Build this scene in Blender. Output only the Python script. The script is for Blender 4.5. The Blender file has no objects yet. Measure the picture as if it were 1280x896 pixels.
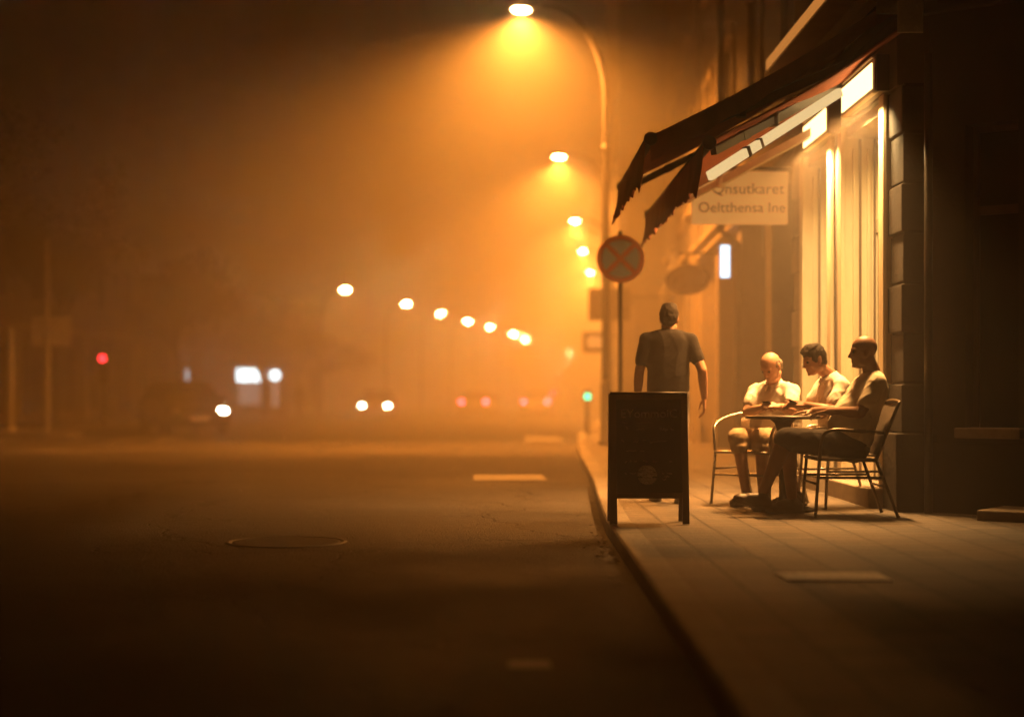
import bpy, bmesh, math, random
from mathutils import Vector, Matrix, noise
R = math.radians
PI = math.pi
rng = random.Random(7)
sc = bpy.context.scene
COL = sc.collection
V = Vector

# ------------------------------------------------------------------ street geometry
KP = [(0, .68), (4.7, .73), (8, .76), (12.1, .80), (14.6, .89), (17.3, 1.01), (20.5, 1.11), (24, 1.21), (30, 1.45), (41, 2.0), (47, 2.6), (64, 4.0), (77, 5.1), (90, 6.2),
      (104, 7.8), (119, 10.0), (146, 13.8), (174, 18.), (200, 22.), (300, 38.), (460, 64.)]
def kerb(d):
    if d <= KP[0][0]: return KP[0][1]
    for (a, u), (b, v) in zip(KP, KP[1:]):
        if d <= b:
            return u + (v - u) * (d - a) / (b - a)
    return KP[-1][1]
ROADW = 17.0
def gz(d):                                   # level of the pavement, falling away gently down the street
    if d < 22: return 0.0
    if d < 28: return -.005 * (d - 22) ** 2 / 12.0
    return -.005 * (min(d, 230) - 25)
KH = .12

# ------------------------------------------------------------------ helpers
def tag(o, label=None, cat=None, group=None, kind=None):
    if label: o['label'] = label
    if cat: o['category'] = cat
    if group: o['group'] = group
    if kind: o['kind'] = kind
    return o
def empty(name, loc=(0, 0, 0), rz=0.0, parent=None):
    o = bpy.data.objects.new(name, None); COL.objects.link(o)
    o.location = loc; o.rotation_euler = (0, 0, rz); o.empty_display_size = .1
    if parent: o.parent = parent
    return o
def thing(name, label, cat, loc=(0, 0, 0), rz=0.0, group=None):
    return tag(empty(name, loc, rz), label, cat, group)
def wmat(o):
    m = Matrix.Identity(4)
    while o is not None:
        m = Matrix.LocRotScale(V(o.location), o.rotation_euler.to_quaternion(), V(o.scale)) @ m
        o = o.parent
    return m
def copy_tree(o, parent=None):
    c = o.copy(); COL.objects.link(c)
    if parent is not None: c.parent = parent
    for ch in list(o.children): copy_tree(ch, c)
    return c

def nodes_of(m):
    m.use_nodes = True
    nt = m.node_tree
    return nt, nt.nodes, nt.links
def mat(name, col, rough=.6, var=.25, scale=6.0, bump=.0, bscale=40.0, metal=0.0, spec=.5, stretch=(1, 1, 1), coat=0.0):
    m = bpy.data.materials.new(name)
    nt, N, L = nodes_of(m)
    p = N['Principled BSDF']
    p.inputs['Roughness'].default_value = rough
    p.inputs['Metallic'].default_value = metal
    p.inputs['Specular IOR Level'].default_value = spec
    if coat: p.inputs['Coat Weight'].default_value = coat
    tc = N.new('ShaderNodeTexCoord'); mp = N.new('ShaderNodeMapping'); mp.inputs['Scale'].default_value = stretch
    L.new(tc.outputs['Object'], mp.inputs['Vector'])
    n = N.new('ShaderNodeTexNoise'); n.inputs['Scale'].default_value = scale; n.inputs['Detail'].default_value = 6; n.inputs['Roughness'].default_value = .65
    L.new(mp.outputs[0], n.inputs['Vector'])
    r = N.new('ShaderNodeValToRGB')
    r.color_ramp.elements[0].position = .3; r.color_ramp.elements[1].position = .7
    r.color_ramp.elements[0].color = (*[c * (1 - var) for c in col], 1)
    r.color_ramp.elements[1].color = (*[min(1, c * (1 + var)) for c in col], 1)
    L.new(n.outputs['Fac'], r.inputs['Fac']); L.new(r.outputs['Color'], p.inputs['Base Color'])
    mr = N.new('ShaderNodeMapRange'); mr.inputs['To Min'].default_value = max(0, rough - .12); mr.inputs['To Max'].default_value = min(1, rough + .12)
    L.new(n.outputs['Fac'], mr.inputs['Value']); L.new(mr.outputs[0], p.inputs['Roughness'])
    if bump:
        b = N.new('ShaderNodeBump'); b.inputs['Strength'].default_value = bump; b.inputs['Distance'].default_value = .01
        n2 = N.new('ShaderNodeTexNoise'); n2.inputs['Scale'].default_value = bscale; n2.inputs['Detail'].default_value = 5
        L.new(mp.outputs[0], n2.inputs['Vector']); L.new(n2.outputs['Fac'], b.inputs['Height']); L.new(b.outputs[0], p.inputs['Normal'])
    return m
def emit(name, col, s, sampled=False):
    m = bpy.data.materials.new(name)
    nt, N, L = nodes_of(m)
    N.remove(N['Principled BSDF'])
    e = N.new('ShaderNodeEmission'); e.inputs['Color'].default_value = (*col, 1); e.inputs['Strength'].default_value = s
    L.new(e.outputs[0], N['Material Output'].inputs['Surface'])
    m.cycles.emission_sampling = 'FRONT_BACK' if sampled else 'NONE'
    return m

class MB:
    def __init__(s): s.v = []; s.f = []; s.sm = []
    def add(s, vs, fs, smooth=False, m=None):
        b = len(s.v)
        for p in vs:
            p = V(p); s.v.append(m @ p if m else p)
        for f in fs: s.f.append([b + i for i in f]); s.sm.append(smooth)
        return s
    def box(s, lo, hi, bev=0.0, m=None):
        bm = bmesh.new(); bmesh.ops.create_cube(bm, size=1)
        for v in bm.verts: v.co = V([lo[i] + (v.co[i] + .5) * (hi[i] - lo[i]) for i in range(3)])
        if bev: bmesh.ops.bevel(bm, geom=list(bm.edges), offset=bev, segments=2, affect='EDGES', profile=.6)
        s.bm(bm, m); return s
    def bm(s, bm, m=None, smooth=False):
        bm.verts.index_update()
        s.add([v.co.copy() for v in bm.verts], [[v.index for v in f.verts] for f in bm.faces], smooth, m); bm.free(); return s
    def bar(s, a, b, w, h, up=(0, 0, 1)):
        a, b = V(a), V(b); d = (b - a).normalized(); u = V(up)
        sd = d.cross(u).normalized(); u = sd.cross(d).normalized()
        vs = [p + sd * (w / 2 * i) + u * (h / 2 * j) for p in (a, b) for i, j in ((-1, -1), (1, -1), (1, 1), (-1, 1))]
        s.add(vs, [(0, 1, 2, 3), (7, 6, 5, 4), (0, 4, 5, 1), (1, 5, 6, 2), (2, 6, 7, 3), (3, 7, 4, 0)]); return s
    def tube(s, pts, r, n=10, cap=True, smooth=True):
        pts = [V(p) for p in pts]; k = len(pts)
        rr = r if isinstance(r, (list, tuple)) else [r] * k
        t0 = (pts[1] - pts[0]).normalized()
        ref = V((0, 0, 1)) if abs(t0.z) < .9 else V((1, 0, 0))
        sd = t0.cross(ref).normalized(); vs = []
        for i, p in enumerate(pts):
            t = ((pts[min(i + 1, k - 1)] - pts[max(i - 1, 0)])).normalized()
            sd = (sd - t * sd.dot(t)).normalized(); up = sd.cross(t)
            for j in range(n):
                a = 2 * PI * j / n
                vs.append(p + (sd * math.cos(a) + up * math.sin(a)) * rr[i])
        fs = [(i * n + j, i * n + (j + 1) % n, (i + 1) * n + (j + 1) % n, (i + 1) * n + j) for i in range(k - 1) for j in range(n)]
        s.add(vs, fs, smooth)
        if cap:
            b = len(s.v) - len(vs)
            s.f.append([b + j for j in range(n)][::-1]); s.sm.append(False)
            s.f.append([b + (k - 1) * n + j for j in range(n)]); s.sm.append(False)
        return s
    def lathe(s, prof, n=24, c=(0, 0, 0), m=None, smooth=True):
        c = V(c); vs = []
        for r, z in prof:
            for j in range(n):
                a = 2 * PI * j / n; vs.append(c + V((r * math.cos(a), r * math.sin(a), z)))
        k = len(prof)
        fs = [(i * n + j, i * n + (j + 1) % n, (i + 1) * n + (j + 1) % n, (i + 1) * n + j) for i in range(k - 1) for j in range(n)]
        fs += [tuple(range(n))[::-1], tuple((k - 1) * n + j for j in range(n))]
        s.add(vs, fs, smooth, m); return s
    def ell(s, c, rad, ax=None, n=16, mm=10):
        c = V(c); X, Y, Z = ax if ax else (V((1, 0, 0)), V((0, 1, 0)), V((0, 0, 1)))
        vs = [c + Z * rad[2]]; fs = []
        for i in range(1, mm):
            t = PI * i / mm
            for j in range(n):
                a = 2 * PI * j / n
                vs.append(c + X * (rad[0] * math.sin(t) * math.cos(a)) + Y * (rad[1] * math.sin(t) * math.sin(a)) + Z * (rad[2] * math.cos(t)))
        vs.append(c - Z * rad[2])
        for j in range(n): fs.append((0, 1 + j, 1 + (j + 1) % n))
        for i in range(mm - 2):
            for j in range(n):
                a = 1 + i * n + j; b = 1 + i * n + (j + 1) % n
                fs.append((a, a + n, b + n, b))
        l = len(vs) - 1
        for j in range(n): fs.append((l, 1 + (mm - 2) * n + (j + 1) % n, 1 + (mm - 2) * n + j))
        s.add(vs, fs, True); return s
    def cap(s, a, b, ra, rb, n=12):
        a, b = V(a), V(b); d = b - a; L = d.length
        if L < 1e-5: return s.ell(a, (ra,) * 3)
        d /= L
        pts = []; rr = []
        for i in range(5):
            t = PI / 2 * (1 - i / 4.); pts.append(a - d * (ra * math.sin(t))); rr.append(max(.0008, ra * math.cos(t)))
        for i in range(5):
            t = PI / 2 * i / 4.; pts.append(b + d * (rb * math.sin(t))); rr.append(max(.0008, rb * math.cos(t)))
        return s.tube(pts, rr, n)
    def prism(s, poly, axis, lo, hi, m=None):        # poly in the two other axes, extruded along axis
        n = len(poly); vs = []
        for t in (lo, hi):
            for p in poly:
                q = list(p); q.insert(axis, t); vs.append(q)
        fs = [tuple(range(n)), tuple(range(2 * n - 1, n - 1, -1))] + [(i, i + n, (i + 1) % n + n, (i + 1) % n) for i in range(n)]
        s.add(vs, fs, False, m); return s
    def mesh(s, name, m, inv=None, recalc=True):
        me = bpy.data.meshes.new(name)
        me.from_pydata([tuple(inv @ p if inv else p) for p in s.v], [], s.f)
        me.polygons.foreach_set('use_smooth', s.sm)
        if recalc:
            b = bmesh.new(); b.from_mesh(me); bmesh.ops.recalc_face_normals(b, faces=b.faces); b.to_mesh(me); b.free()
        if m: me.materials.append(m)
        me.update(); return me
    def build(s, name, m, parent=None, bevel=0.0, recalc=True):
        inv = wmat(parent).inverted() if parent is not None else None
        o = bpy.data.objects.new(name, s.mesh(name, m, inv, recalc)); COL.objects.link(o)
        if parent is not None: o.parent = parent
        if bevel:
            b = o.modifiers.new('bevel', 'BEVEL'); b.width = bevel; b.segments = 2; b.limit_method = 'ANGLE'
        return o
def remeshed(mb, name, m, parent, voxel, smooth=3, wrinkle=0.0, wscale=9.0, fac=.5, cloth=False):
    inv = wmat(parent).inverted() if parent is not None else None
    o = bpy.data.objects.new(name, mb.mesh(name, None, None)); COL.objects.link(o)
    r = o.modifiers.new('r', 'REMESH'); r.mode = 'VOXEL'; r.voxel_size = voxel; r.use_smooth_shade = True
    if smooth:
        q = o.modifiers.new('s', 'SMOOTH'); q.factor = fac; q.iterations = smooth
    dg = bpy.context.evaluated_depsgraph_get()
    me = bpy.data.meshes.new_from_object(o.evaluated_get(dg))
    bpy.data.objects.remove(o)
    if wrinkle:
        ns = [v.normal.copy() for v in me.vertices]
        for v, nn in zip(me.vertices, ns):
            p = v.co
            w = noise.noise(V((p.x * wscale, p.y * wscale, p.z * wscale * .55))) + .55 * noise.noise(p * wscale * 2.3 + V((3, 1, 7)))
            fold = 1 - abs(noise.noise(V((p.x * 7 + p.z * 5, p.y * 7, p.z * 4 - p.x * 6)))) * 3
            if cloth:
                q1 = V((p.x * 8 + p.z * 3.0, p.y * 8 - p.z * 2.5, p.z * 3.2)); q2 = V((p.x * 11 - p.z * 7, p.y * 11 + p.z * 6, p.z * 5.5 + 4))
                f1 = (1 - abs(noise.noise(q1)) * 1.6) ** 3 if abs(noise.noise(q1)) < .6 else 0
                f2 = (1 - abs(noise.noise(q2)) * 1.8) ** 4 if abs(noise.noise(q2)) < .55 else 0
                v.co = p + nn * (wrinkle * (.55 * noise.noise(p * 5) + 1.0 * f1 + .7 * f2 - .35))
            else:
                v.co = p + nn * (wrinkle * w + wrinkle * .9 * max(0, fold) - wrinkle * .3)
    if inv is not None: me.transform(inv)
    me.name = name; me.materials.append(m)
    me.polygons.foreach_set('use_smooth', [True] * len(me.polygons)); me.update()
    o = bpy.data.objects.new(name, me); COL.objects.link(o)
    if parent is not None: o.parent = parent
    return o
def text_mb(body, size, depth, m4, align='CENTER', shear=0.0, spacing=1.0):
    cu = bpy.data.curves.new('t', 'FONT'); cu.body = body; cu.size = size; cu.extrude = depth; cu.align_x = align
    cu.align_y = 'CENTER'; cu.shear = shear; cu.space_character = spacing; cu.resolution_u = 3
    o = bpy.data.objects.new('t', cu); COL.objects.link(o)
    dg = bpy.context.evaluated_depsgraph_get()
    me = bpy.data.meshes.new_from_object(o.evaluated_get(dg))
    b = MB(); b.add([v.co.copy() for v in me.vertices], [list(p.vertices) for p in me.polygons], False, m4)
    bpy.data.objects.remove(o); bpy.data.curves.remove(cu); bpy.data.meshes.remove(me)
    return b
def merge(*mbs):
    r = MB()
    for b in mbs:
        k = len(r.v); r.v += b.v; r.f += [[k + i for i in f] for f in b.f]; r.sm += b.sm
    return r

# ------------------------------------------------------------------ materials
M = {}
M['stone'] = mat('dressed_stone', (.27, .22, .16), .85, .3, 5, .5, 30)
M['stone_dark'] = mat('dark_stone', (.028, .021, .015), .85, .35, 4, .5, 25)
M['plaster'] = mat('plaster', (.30, .25, .18), .9, .22, 2.2, .3, 60)
M['plaster2'] = mat('grey_plaster', (.17, .14, .11), .9, .25, 2.0, .3, 50)
M['plaster3'] = mat('dim_plaster', (.17, .145, .12), .9, .25, 1.2, .3, 50)
M['cream'] = mat('cream_paint', (.60, .50, .33), .5, .12, 9, .15, 70, stretch=(1, 1, .15))
M['cream_dirty'] = mat('worn_cream_paint', (.15, .11, .065), .6, .25, 6, .25, 50, stretch=(1, 1, .2))
M['glass'] = mat('dark_glass', (.02, .02, .02), .08, .2, 2, spec=.6)
M['shop_glass'] = mat('shop_glass', (.045, .035, .025), .12, .3, 2, spec=.6)
M['metal_dark'] = mat('dark_metal', (.045, .04, .036), .4, .3, 14, .1, 60, metal=.6)
M['metal_grey'] = mat('grey_metal', (.22, .2, .18), .45, .25, 12, .1, 60, metal=.5)
M['pole'] = mat('painted_pole', (.035, .031, .027), .6, .3, 8, .1, 50, metal=.2)
M['chair_metal'] = mat('brushed_chair_tube', (.34, .30, .25), .3, .25, 25, metal=.9)
M['chair_metal_dark'] = mat('bronze_chair_tube', (.10, .075, .05), .35, .3, 25, metal=.8)
M['awning'] = mat('maroon_awning_cloth', (.36, .125, .07), .9, .25, 7, .35, 110, stretch=(1, 1, .4), spec=.15)
M['wood_dark'] = mat('dark_stained_wood', (.10, .06, .034), .55, .4, 14, .3, 50, stretch=(1, 1, .1))
M['chalk_board'] = mat('chalkboard_black', (.020, .019, .018), .8, .5, 5, .1, 60, spec=.2)
M['chalk'] = mat('chalk', (.88, .84, .74), .95, .5, 90)
M['chalk_faint'] = mat('faint_chalk', (.48, .43, .34), .95, .5, 90)
M['skin'] = mat('skin', (.38, .20, .125), .5, .14, 16, .12, 120)
M['skin_old'] = mat('fair_skin', (.46, .26, .17), .5, .14, 16, .15, 110)
M['skin_dark'] = mat('tanned_skin', (.26, .135, .08), .5, .16, 16, .12, 120)
M['hair'] = mat('dark_hair', (.012, .008, .006), .7, .4, 60, .8, 160, stretch=(1, 1, .4), spec=.2)
M['hair_grey'] = mat('short_grey_hair', (.16, .13, .10), .6, .4, 60, .6, 160)
M['stubble'] = mat('shaved_hair', (.10, .058, .036), .6, .3, 80, .3, 200)
M['shirt_dark'] = mat('charcoal_shirt', (.012, .0105, .011), .9, .3, 14, .3, 140, spec=.2)
M['shirt_white'] = mat('off_white_shirt', (.78, .72, .62), .9, .10, 10, .3, 140, spec=.2)
M['shirt_cream'] = mat('cream_shirt', (.76, .69, .58), .9, .10, 10, .3, 140, spec=.2)
M['shirt_beige'] = mat('beige_tshirt', (.76, .66, .50), .9, .12, 10, .3, 140, spec=.2)
M['shorts_dark'] = mat('dark_shorts', (.022, .018, .017), .9, .3, 12, .3, 120, spec=.2)
M['khaki'] = mat('khaki_cloth', (.40, .30, .19), .9, .15, 12, .3, 120, spec=.2)
M['grey_cloth'] = mat('grey_trousers', (.20, .185, .18), .9, .2, 12, .3, 120, spec=.2)
M['shoe'] = mat('brown_shoe_leather', (.045, .028, .018), .5, .3, 14, .2, 80)
M['sole'] = mat('shoe_rubber', (.07, .06, .05), .8, .2, 14)
M['eye'] = mat('dark_eye', (.015, .01, .008), .15, .1, 5)
M['phone'] = mat('phone_black', (.012, .012, .012), .2, .2, 5)
M['sign_white'] = mat('sign_white', (.72, .62, .46), .5, .08, 3)
M['sign_ink'] = mat('sign_ink', (.34, .20, .10), .7, .2, 10)
M['sign_red'] = mat('sign_red', (.75, .09, .04), .45, .1, 5)
M['sign_blue'] = mat('sign_blue', (.30, .50, .85), .45, .1, 5)
M['sign_dark'] = mat('sign_dark', (.05, .035, .025), .6, .3, 5)
M['sign_back'] = mat('sign_back_grey', (.66, .60, .50), .6, .2, 8)
M['car_dark'] = mat('dark_car_paint', (.022, .020, .02), .25, .2, 3, coat=.6)
M['car_grey'] = mat('grey_car_paint', (.30, .28, .26), .3, .2, 3, coat=.6)
M['rubber'] = mat('tyre_rubber', (.02, .02, .02), .85, .3, 20)
M['bark'] = mat('bark', (.055, .04, .028), .9, .4, 12, .8, 30, stretch=(1, 1, .25))
M['leaf'] = mat('leaves', (.06, .062, .018), .7, .45, 1.5)
M['cast_iron'] = mat('cast_iron', (.014, .012, .010), .8, .4, 20, .3, 60, spec=.2)
M['litter'] = mat('damp_leaves', (.05, .035, .02), .8, .5, 30)
M['paper'] = mat('scrap_paper', (.5, .42, .3), .8, .2, 30)
M['mark'] = mat('road_paint', (.20, .18, .15), .7, .35, 14, .2, 60)

# cafe light on the shop sign, put into its face as a glow
def self_glow(name, col, s):
    m = mat(name, (.72, .62, .46), .5, .08, 3); p = m.node_tree.nodes['Principled BSDF']
    p.inputs['Emission Color'].default_value = (*col, 1); p.inputs['Emission Strength'].default_value = s; m.cycles.emission_sampling = 'NONE'; return m
M['sign_cafe_glow'] = self_glow('cafe_lit_sign_face', (1, .42, .10), .42)
def woven():
    m = mat('woven_rattan', (.22, .135, .07), .6, .3, 30)
    nt, N, L = nodes_of(m); p = N['Principled BSDF']
    tc = N.new('ShaderNodeTexCoord'); ck = N.new('ShaderNodeTexChecker'); ck.inputs['Scale'].default_value = 46
    L.new(tc.outputs['Object'], ck.inputs['Vector'])
    b = N.new('ShaderNodeBump'); b.inputs['Strength'].default_value = .9; b.inputs['Distance'].default_value = .008
    L.new(ck.outputs['Fac'], b.inputs['Height']); L.new(b.outputs[0], p.inputs['Normal'])
    mx = N.new('ShaderNodeMixRGB'); mx.blend_type = 'MULTIPLY'; mx.inputs['Fac'].default_value = .5
    src = p.inputs['Base Color'].links[0].from_socket
    cr = N.new('ShaderNodeMapRange'); cr.inputs['To Min'].default_value = .35
    L.new(ck.outputs['Fac'], cr.inputs['Value'])
    L.new(src, mx.inputs['Color1']); L.new(cr.outputs[0], mx.inputs['Color2']); L.new(mx.outputs[0], p.inputs['Base Color'])
    return m
M['rattan'] = woven()

def asphalt(name='asphalt', k=1.0, spec=.05):
    m = bpy.data.materials.new(name); nt, N, L = nodes_of(m); p = N['Principled BSDF']
    tc = N.new('ShaderNodeTexCoord')
    n1 = N.new('ShaderNodeTexNoise'); n1.inputs['Scale'].default_value = .45; n1.inputs['Detail'].default_value = 6; n1.inputs['Roughness'].default_value = .6
    n2 = N.new('ShaderNodeTexNoise'); n2.inputs['Scale'].default_value = 70; n2.inputs['Detail'].default_value = 3
    vo = N.new('ShaderNodeTexVoronoi'); vo.inputs['Scale'].default_value = 62
    for n in (n1, n2, vo): L.new(tc.outputs['Object'], n.inputs['Vector'])
    r = N.new('ShaderNodeValToRGB'); r.color_ramp.elements[0].position = .3; r.color_ramp.elements[1].position = .72
    r.color_ramp.elements[0].color = (.013 * k, .0115 * k, .010 * k, 1); r.color_ramp.elements[1].color = (.032 * k, .029 * k, .025 * k, 1)
    L.new(n1.outputs['Fac'], r.inputs['Fac'])
    mx = N.new('ShaderNodeMixRGB'); mx.blend_type = 'OVERLAY'; mx.inputs['Fac'].default_value = 1.0
    L.new(r.outputs['Color'], mx.inputs['Color1']); L.new(n2.outputs['Fac'], mx.inputs['Color2'])
    L.new(mx.outputs[0], p.inputs['Base Color'])
    mr = N.new('ShaderNodeMapRange'); mr.inputs['From Min'].default_value = .3; mr.inputs['From Max'].default_value = .7
    mr.inputs['To Min'].default_value = .55; mr.inputs['To Max'].default_value = .85; p.inputs['Specular IOR Level'].default_value = spec
    L.new(n1.outputs['Fac'], mr.inputs['Value']); L.new(mr.outputs[0], p.inputs['Roughness'])
    b = N.new('ShaderNodeBump'); b.inputs['Strength'].default_value = 1.0; b.inputs['Distance'].default_value = .012
    ad = N.new('ShaderNodeMath'); L.new(vo.outputs['Distance'], ad.inputs[0]); L.new(n2.outputs['Fac'], ad.inputs[1])
    n4 = N.new('ShaderNodeTexNoise'); n4.inputs['Scale'].default_value = 7; n4.inputs['Detail'].default_value = 5
    wv = N.new('ShaderNodeTexNoise'); wv.inputs['Scale'].default_value = 1.6; wv.inputs['Detail'].default_value = 5
    va = N.new('ShaderNodeVectorMath'); va.operation = 'MULTIPLY_ADD'; va.inputs[1].default_value = (.9, .9, .9)
    cr = N.new('ShaderNodeTexVoronoi'); cr.feature = 'DISTANCE_TO_EDGE'; cr.inputs['Scale'].default_value = .42
    L.new(tc.outputs['Object'], n4.inputs['Vector']); L.new(tc.outputs['Object'], wv.inputs['Vector'])
    L.new(wv.outputs['Color'], va.inputs[0]); L.new(tc.outputs['Object'], va.inputs[2]); L.new(va.outputs[0], cr.inputs['Vector'])
    ck = N.new('ShaderNodeMapRange'); ck.inputs['From Max'].default_value = .012; L.new(cr.outputs['Distance'], ck.inputs['Value'])
    a2 = N.new('ShaderNodeMath'); a2.operation = 'MULTIPLY_ADD'; a2.inputs[1].default_value = 2.2
    L.new(n4.outputs['Fac'], a2.inputs[0]); L.new(ad.outputs[0], a2.inputs[2])
    a3 = N.new('ShaderNodeMath'); a3.operation = 'MULTIPLY_ADD'; a3.inputs[1].default_value = 1.2
    L.new(ck.outputs[0], a3.inputs[0]); L.new(a2.outputs[0], a3.inputs[2])
    mc = N.new('ShaderNodeMixRGB'); mc.blend_type = 'MULTIPLY'; mc.inputs['Fac'].default_value = .75
    # lamp pools painted into the road colour: paler bands with dimmer lengths between
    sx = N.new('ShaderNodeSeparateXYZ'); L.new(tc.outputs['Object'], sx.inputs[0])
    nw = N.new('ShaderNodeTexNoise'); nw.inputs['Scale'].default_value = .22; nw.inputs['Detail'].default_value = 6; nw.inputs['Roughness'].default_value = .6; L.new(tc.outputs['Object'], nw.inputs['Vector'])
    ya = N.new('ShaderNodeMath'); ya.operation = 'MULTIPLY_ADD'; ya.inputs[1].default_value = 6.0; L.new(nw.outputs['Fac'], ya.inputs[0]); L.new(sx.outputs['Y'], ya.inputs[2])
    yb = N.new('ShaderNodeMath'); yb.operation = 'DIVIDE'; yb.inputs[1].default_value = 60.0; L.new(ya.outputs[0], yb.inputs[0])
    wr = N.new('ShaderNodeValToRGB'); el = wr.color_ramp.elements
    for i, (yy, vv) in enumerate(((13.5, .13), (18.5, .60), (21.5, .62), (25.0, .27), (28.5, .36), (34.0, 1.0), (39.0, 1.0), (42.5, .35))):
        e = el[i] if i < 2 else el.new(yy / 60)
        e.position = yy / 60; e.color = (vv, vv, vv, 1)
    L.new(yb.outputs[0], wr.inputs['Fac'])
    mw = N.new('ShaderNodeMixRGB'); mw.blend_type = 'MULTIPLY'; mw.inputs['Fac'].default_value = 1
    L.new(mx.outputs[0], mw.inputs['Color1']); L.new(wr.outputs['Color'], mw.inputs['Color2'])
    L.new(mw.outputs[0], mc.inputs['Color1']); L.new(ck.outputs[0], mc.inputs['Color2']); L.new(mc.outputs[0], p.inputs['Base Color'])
    L.new(a3.outputs[0], b.inputs['Height']); L.new(b.outputs[0], p.inputs['Normal'])
    return m
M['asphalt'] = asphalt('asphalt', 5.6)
def paving(name, c1, c2, mortar, bw, bh, ms, rot=PI / 2, off=.5):
    m = bpy.data.materials.new(name); nt, N, L = nodes_of(m); p = N['Principled BSDF']
    tc = N.new('ShaderNodeTexCoord'); mp = N.new('ShaderNodeMapping'); mp.inputs['Rotation'].default_value = (0, 0, rot)
    L.new(tc.outputs['Object'], mp.inputs['Vector'])
    nd = N.new('ShaderNodeTexNoise'); nd.inputs['Scale'].default_value = 3.0; nd.inputs['Detail'].default_value = 4
    L.new(tc.outputs['Object'], nd.inputs['Vector'])
    va = N.new('ShaderNodeVectorMath'); va.operation = 'SCALE'; va.inputs['Scale'].default_value = .03
    L.new(nd.outputs['Color'], va.inputs[0])
    vb = N.new('ShaderNodeVectorMath'); vb.operation = 'ADD'
    L.new(mp.outputs[0], vb.inputs[0]); L.new(va.outputs[0], vb.inputs[1])
    br = N.new('ShaderNodeTexBrick'); br.offset = off; br.inputs['Scale'].default_value = 1
    br.inputs['Brick Width'].default_value = bw; br.inputs['Row Height'].default_value = bh; br.inputs['Mortar Size'].default_value = ms
    br.inputs['Mortar Smooth'].default_value = .25
    br.inputs['Color1'].default_value = (*c1, 1); br.inputs['Color2'].default_value = (*c2, 1); br.inputs['Mortar'].default_value = (*mortar, 1)
    L.new(vb.outputs[0], br.inputs['Vector'])
    n = N.new('ShaderNodeTexNoise'); n.inputs['Scale'].default_value = 22; n.inputs['Detail'].default_value = 7; n.inputs['Roughness'].default_value = .7
    L.new(tc.outputs['Object'], n.inputs['Vector'])
    mx = N.new('ShaderNodeMixRGB'); mx.blend_type = 'OVERLAY'; mx.inputs['Fac'].default_value = .8
    L.new(br.outputs['Color'], mx.inputs['Color1']); L.new(n.outputs['Fac'], mx.inputs['Color2'])
    n3 = N.new('ShaderNodeTexNoise'); n3.inputs['Scale'].default_value = 1.1; n3.inputs['Detail'].default_value = 5
    L.new(tc.outputs['Object'], n3.inputs['Vector'])
    mr3 = N.new('ShaderNodeMapRange'); mr3.inputs['From Min'].default_value = .3; mr3.inputs['From Max'].default_value = .7; mr3.inputs['To Min'].default_value = .55; mr3.inputs['To Max'].default_value = 1.15
    L.new(n3.outputs['Fac'], mr3.inputs['Value'])
    mx2 = N.new('ShaderNodeMixRGB'); mx2.blend_type = 'MULTIPLY'; mx2.inputs['Fac'].default_value = 1
    L.new(mx.outputs[0], mx2.inputs['Color1']); L.new(mr3.outputs[0], mx2.inputs['Color2'])
    L.new(mx2.outputs[0], p.inputs['Base Color'])
    mr = N.new('ShaderNodeMapRange'); mr.inputs['To Min'].default_value = .45; mr.inputs['To Max'].default_value = .8
    L.new(n.outputs['Fac'], mr.inputs['Value']); L.new(mr.outputs[0], p.inputs['Roughness'])
    b1 = N.new('ShaderNodeBump'); b1.inputs['Strength'].default_value = .9; b1.inputs['Distance'].default_value = .012; b1.invert = True
    L.new(br.outputs['Fac'], b1.inputs['Height'])
    b2 = N.new('ShaderNodeBump'); b2.inputs['Strength'].default_value = 1.0; b2.inputs['Distance'].default_value = .018
    L.new(n.outputs['Fac'], b2.inputs['Height']); L.new(b1.outputs[0], b2.inputs['Normal']); L.new(b2.outputs[0], p.inputs['Normal'])
    return m
M['paving'] = paving('paving_slabs', (.135, .105, .07), (.08, .063, .044), (.022, .017, .013), .21, .30, .014)
M['kerbstone'] = paving('kerb_granite', (.22, .19, .15), (.18, .155, .12), (.03, .025, .02), .9, 4.0, .016, off=0)
M['rustic'] = paving('stone_courses', (.24, .19, .135), (.19, .15, .11), (.05, .04, .03), 1.2, .42, .022, rot=0)

# ------------------------------------------------------------------ setting: ground, road, pavements
DS = [0, 2, 4, 6, 8, 10, 11, 12, 13, 14, 15, 16, 17, 18, 19, 20, 21, 22, 23, 24, 25, 26, 27, 28, 30, 32, 34, 37, 41, 44, 47, 52, 58, 64, 70, 77, 83, 90, 97, 104, 112, 119, 132, 146, 160, 174, 187, 200, 215, 230, 265, 300, 350, 400, 458]
DS = [-6, -3] + DS
def strip(x0, x1, z0, z1=None, prof=None):
    """sheet that follows the street between two offsets from the right kerb line"""
    b = MB(); z1 = z0 if z1 is None else z1
    vs = []
    pr = prof or [(x0, z0), (x1, z1)]
    for d in DS:
        for (x, z) in pr: vs.append((kerb(d) + x, d, gz(d) + z))
    k = len(pr)
    b.add(vs, [(i * k + j, i * k + j + 1, (i + 1) * k + j + 1, (i + 1) * k + j) for i in range(len(DS) - 1) for j in range(k - 1)])
    return b
g = MB()
gx = (-140, 190)
vs = []
for d in (-60,) + tuple(DS) + (640,):
    vs += [(gx[0], d, gz(max(d, 0)) - .30), (gx[1], d, gz(max(d, 0)) - .30)]
n_ = len(vs) // 2
g.add(vs, [(2 * i, 2 * i + 1, 2 * i + 3, 2 * i + 2) for i in range(n_ - 1)])
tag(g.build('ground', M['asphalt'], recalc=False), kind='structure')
tag(strip(-ROADW - .02, .0, -KH).build('road', M['asphalt'], recalc=False), kind='structure')
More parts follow.
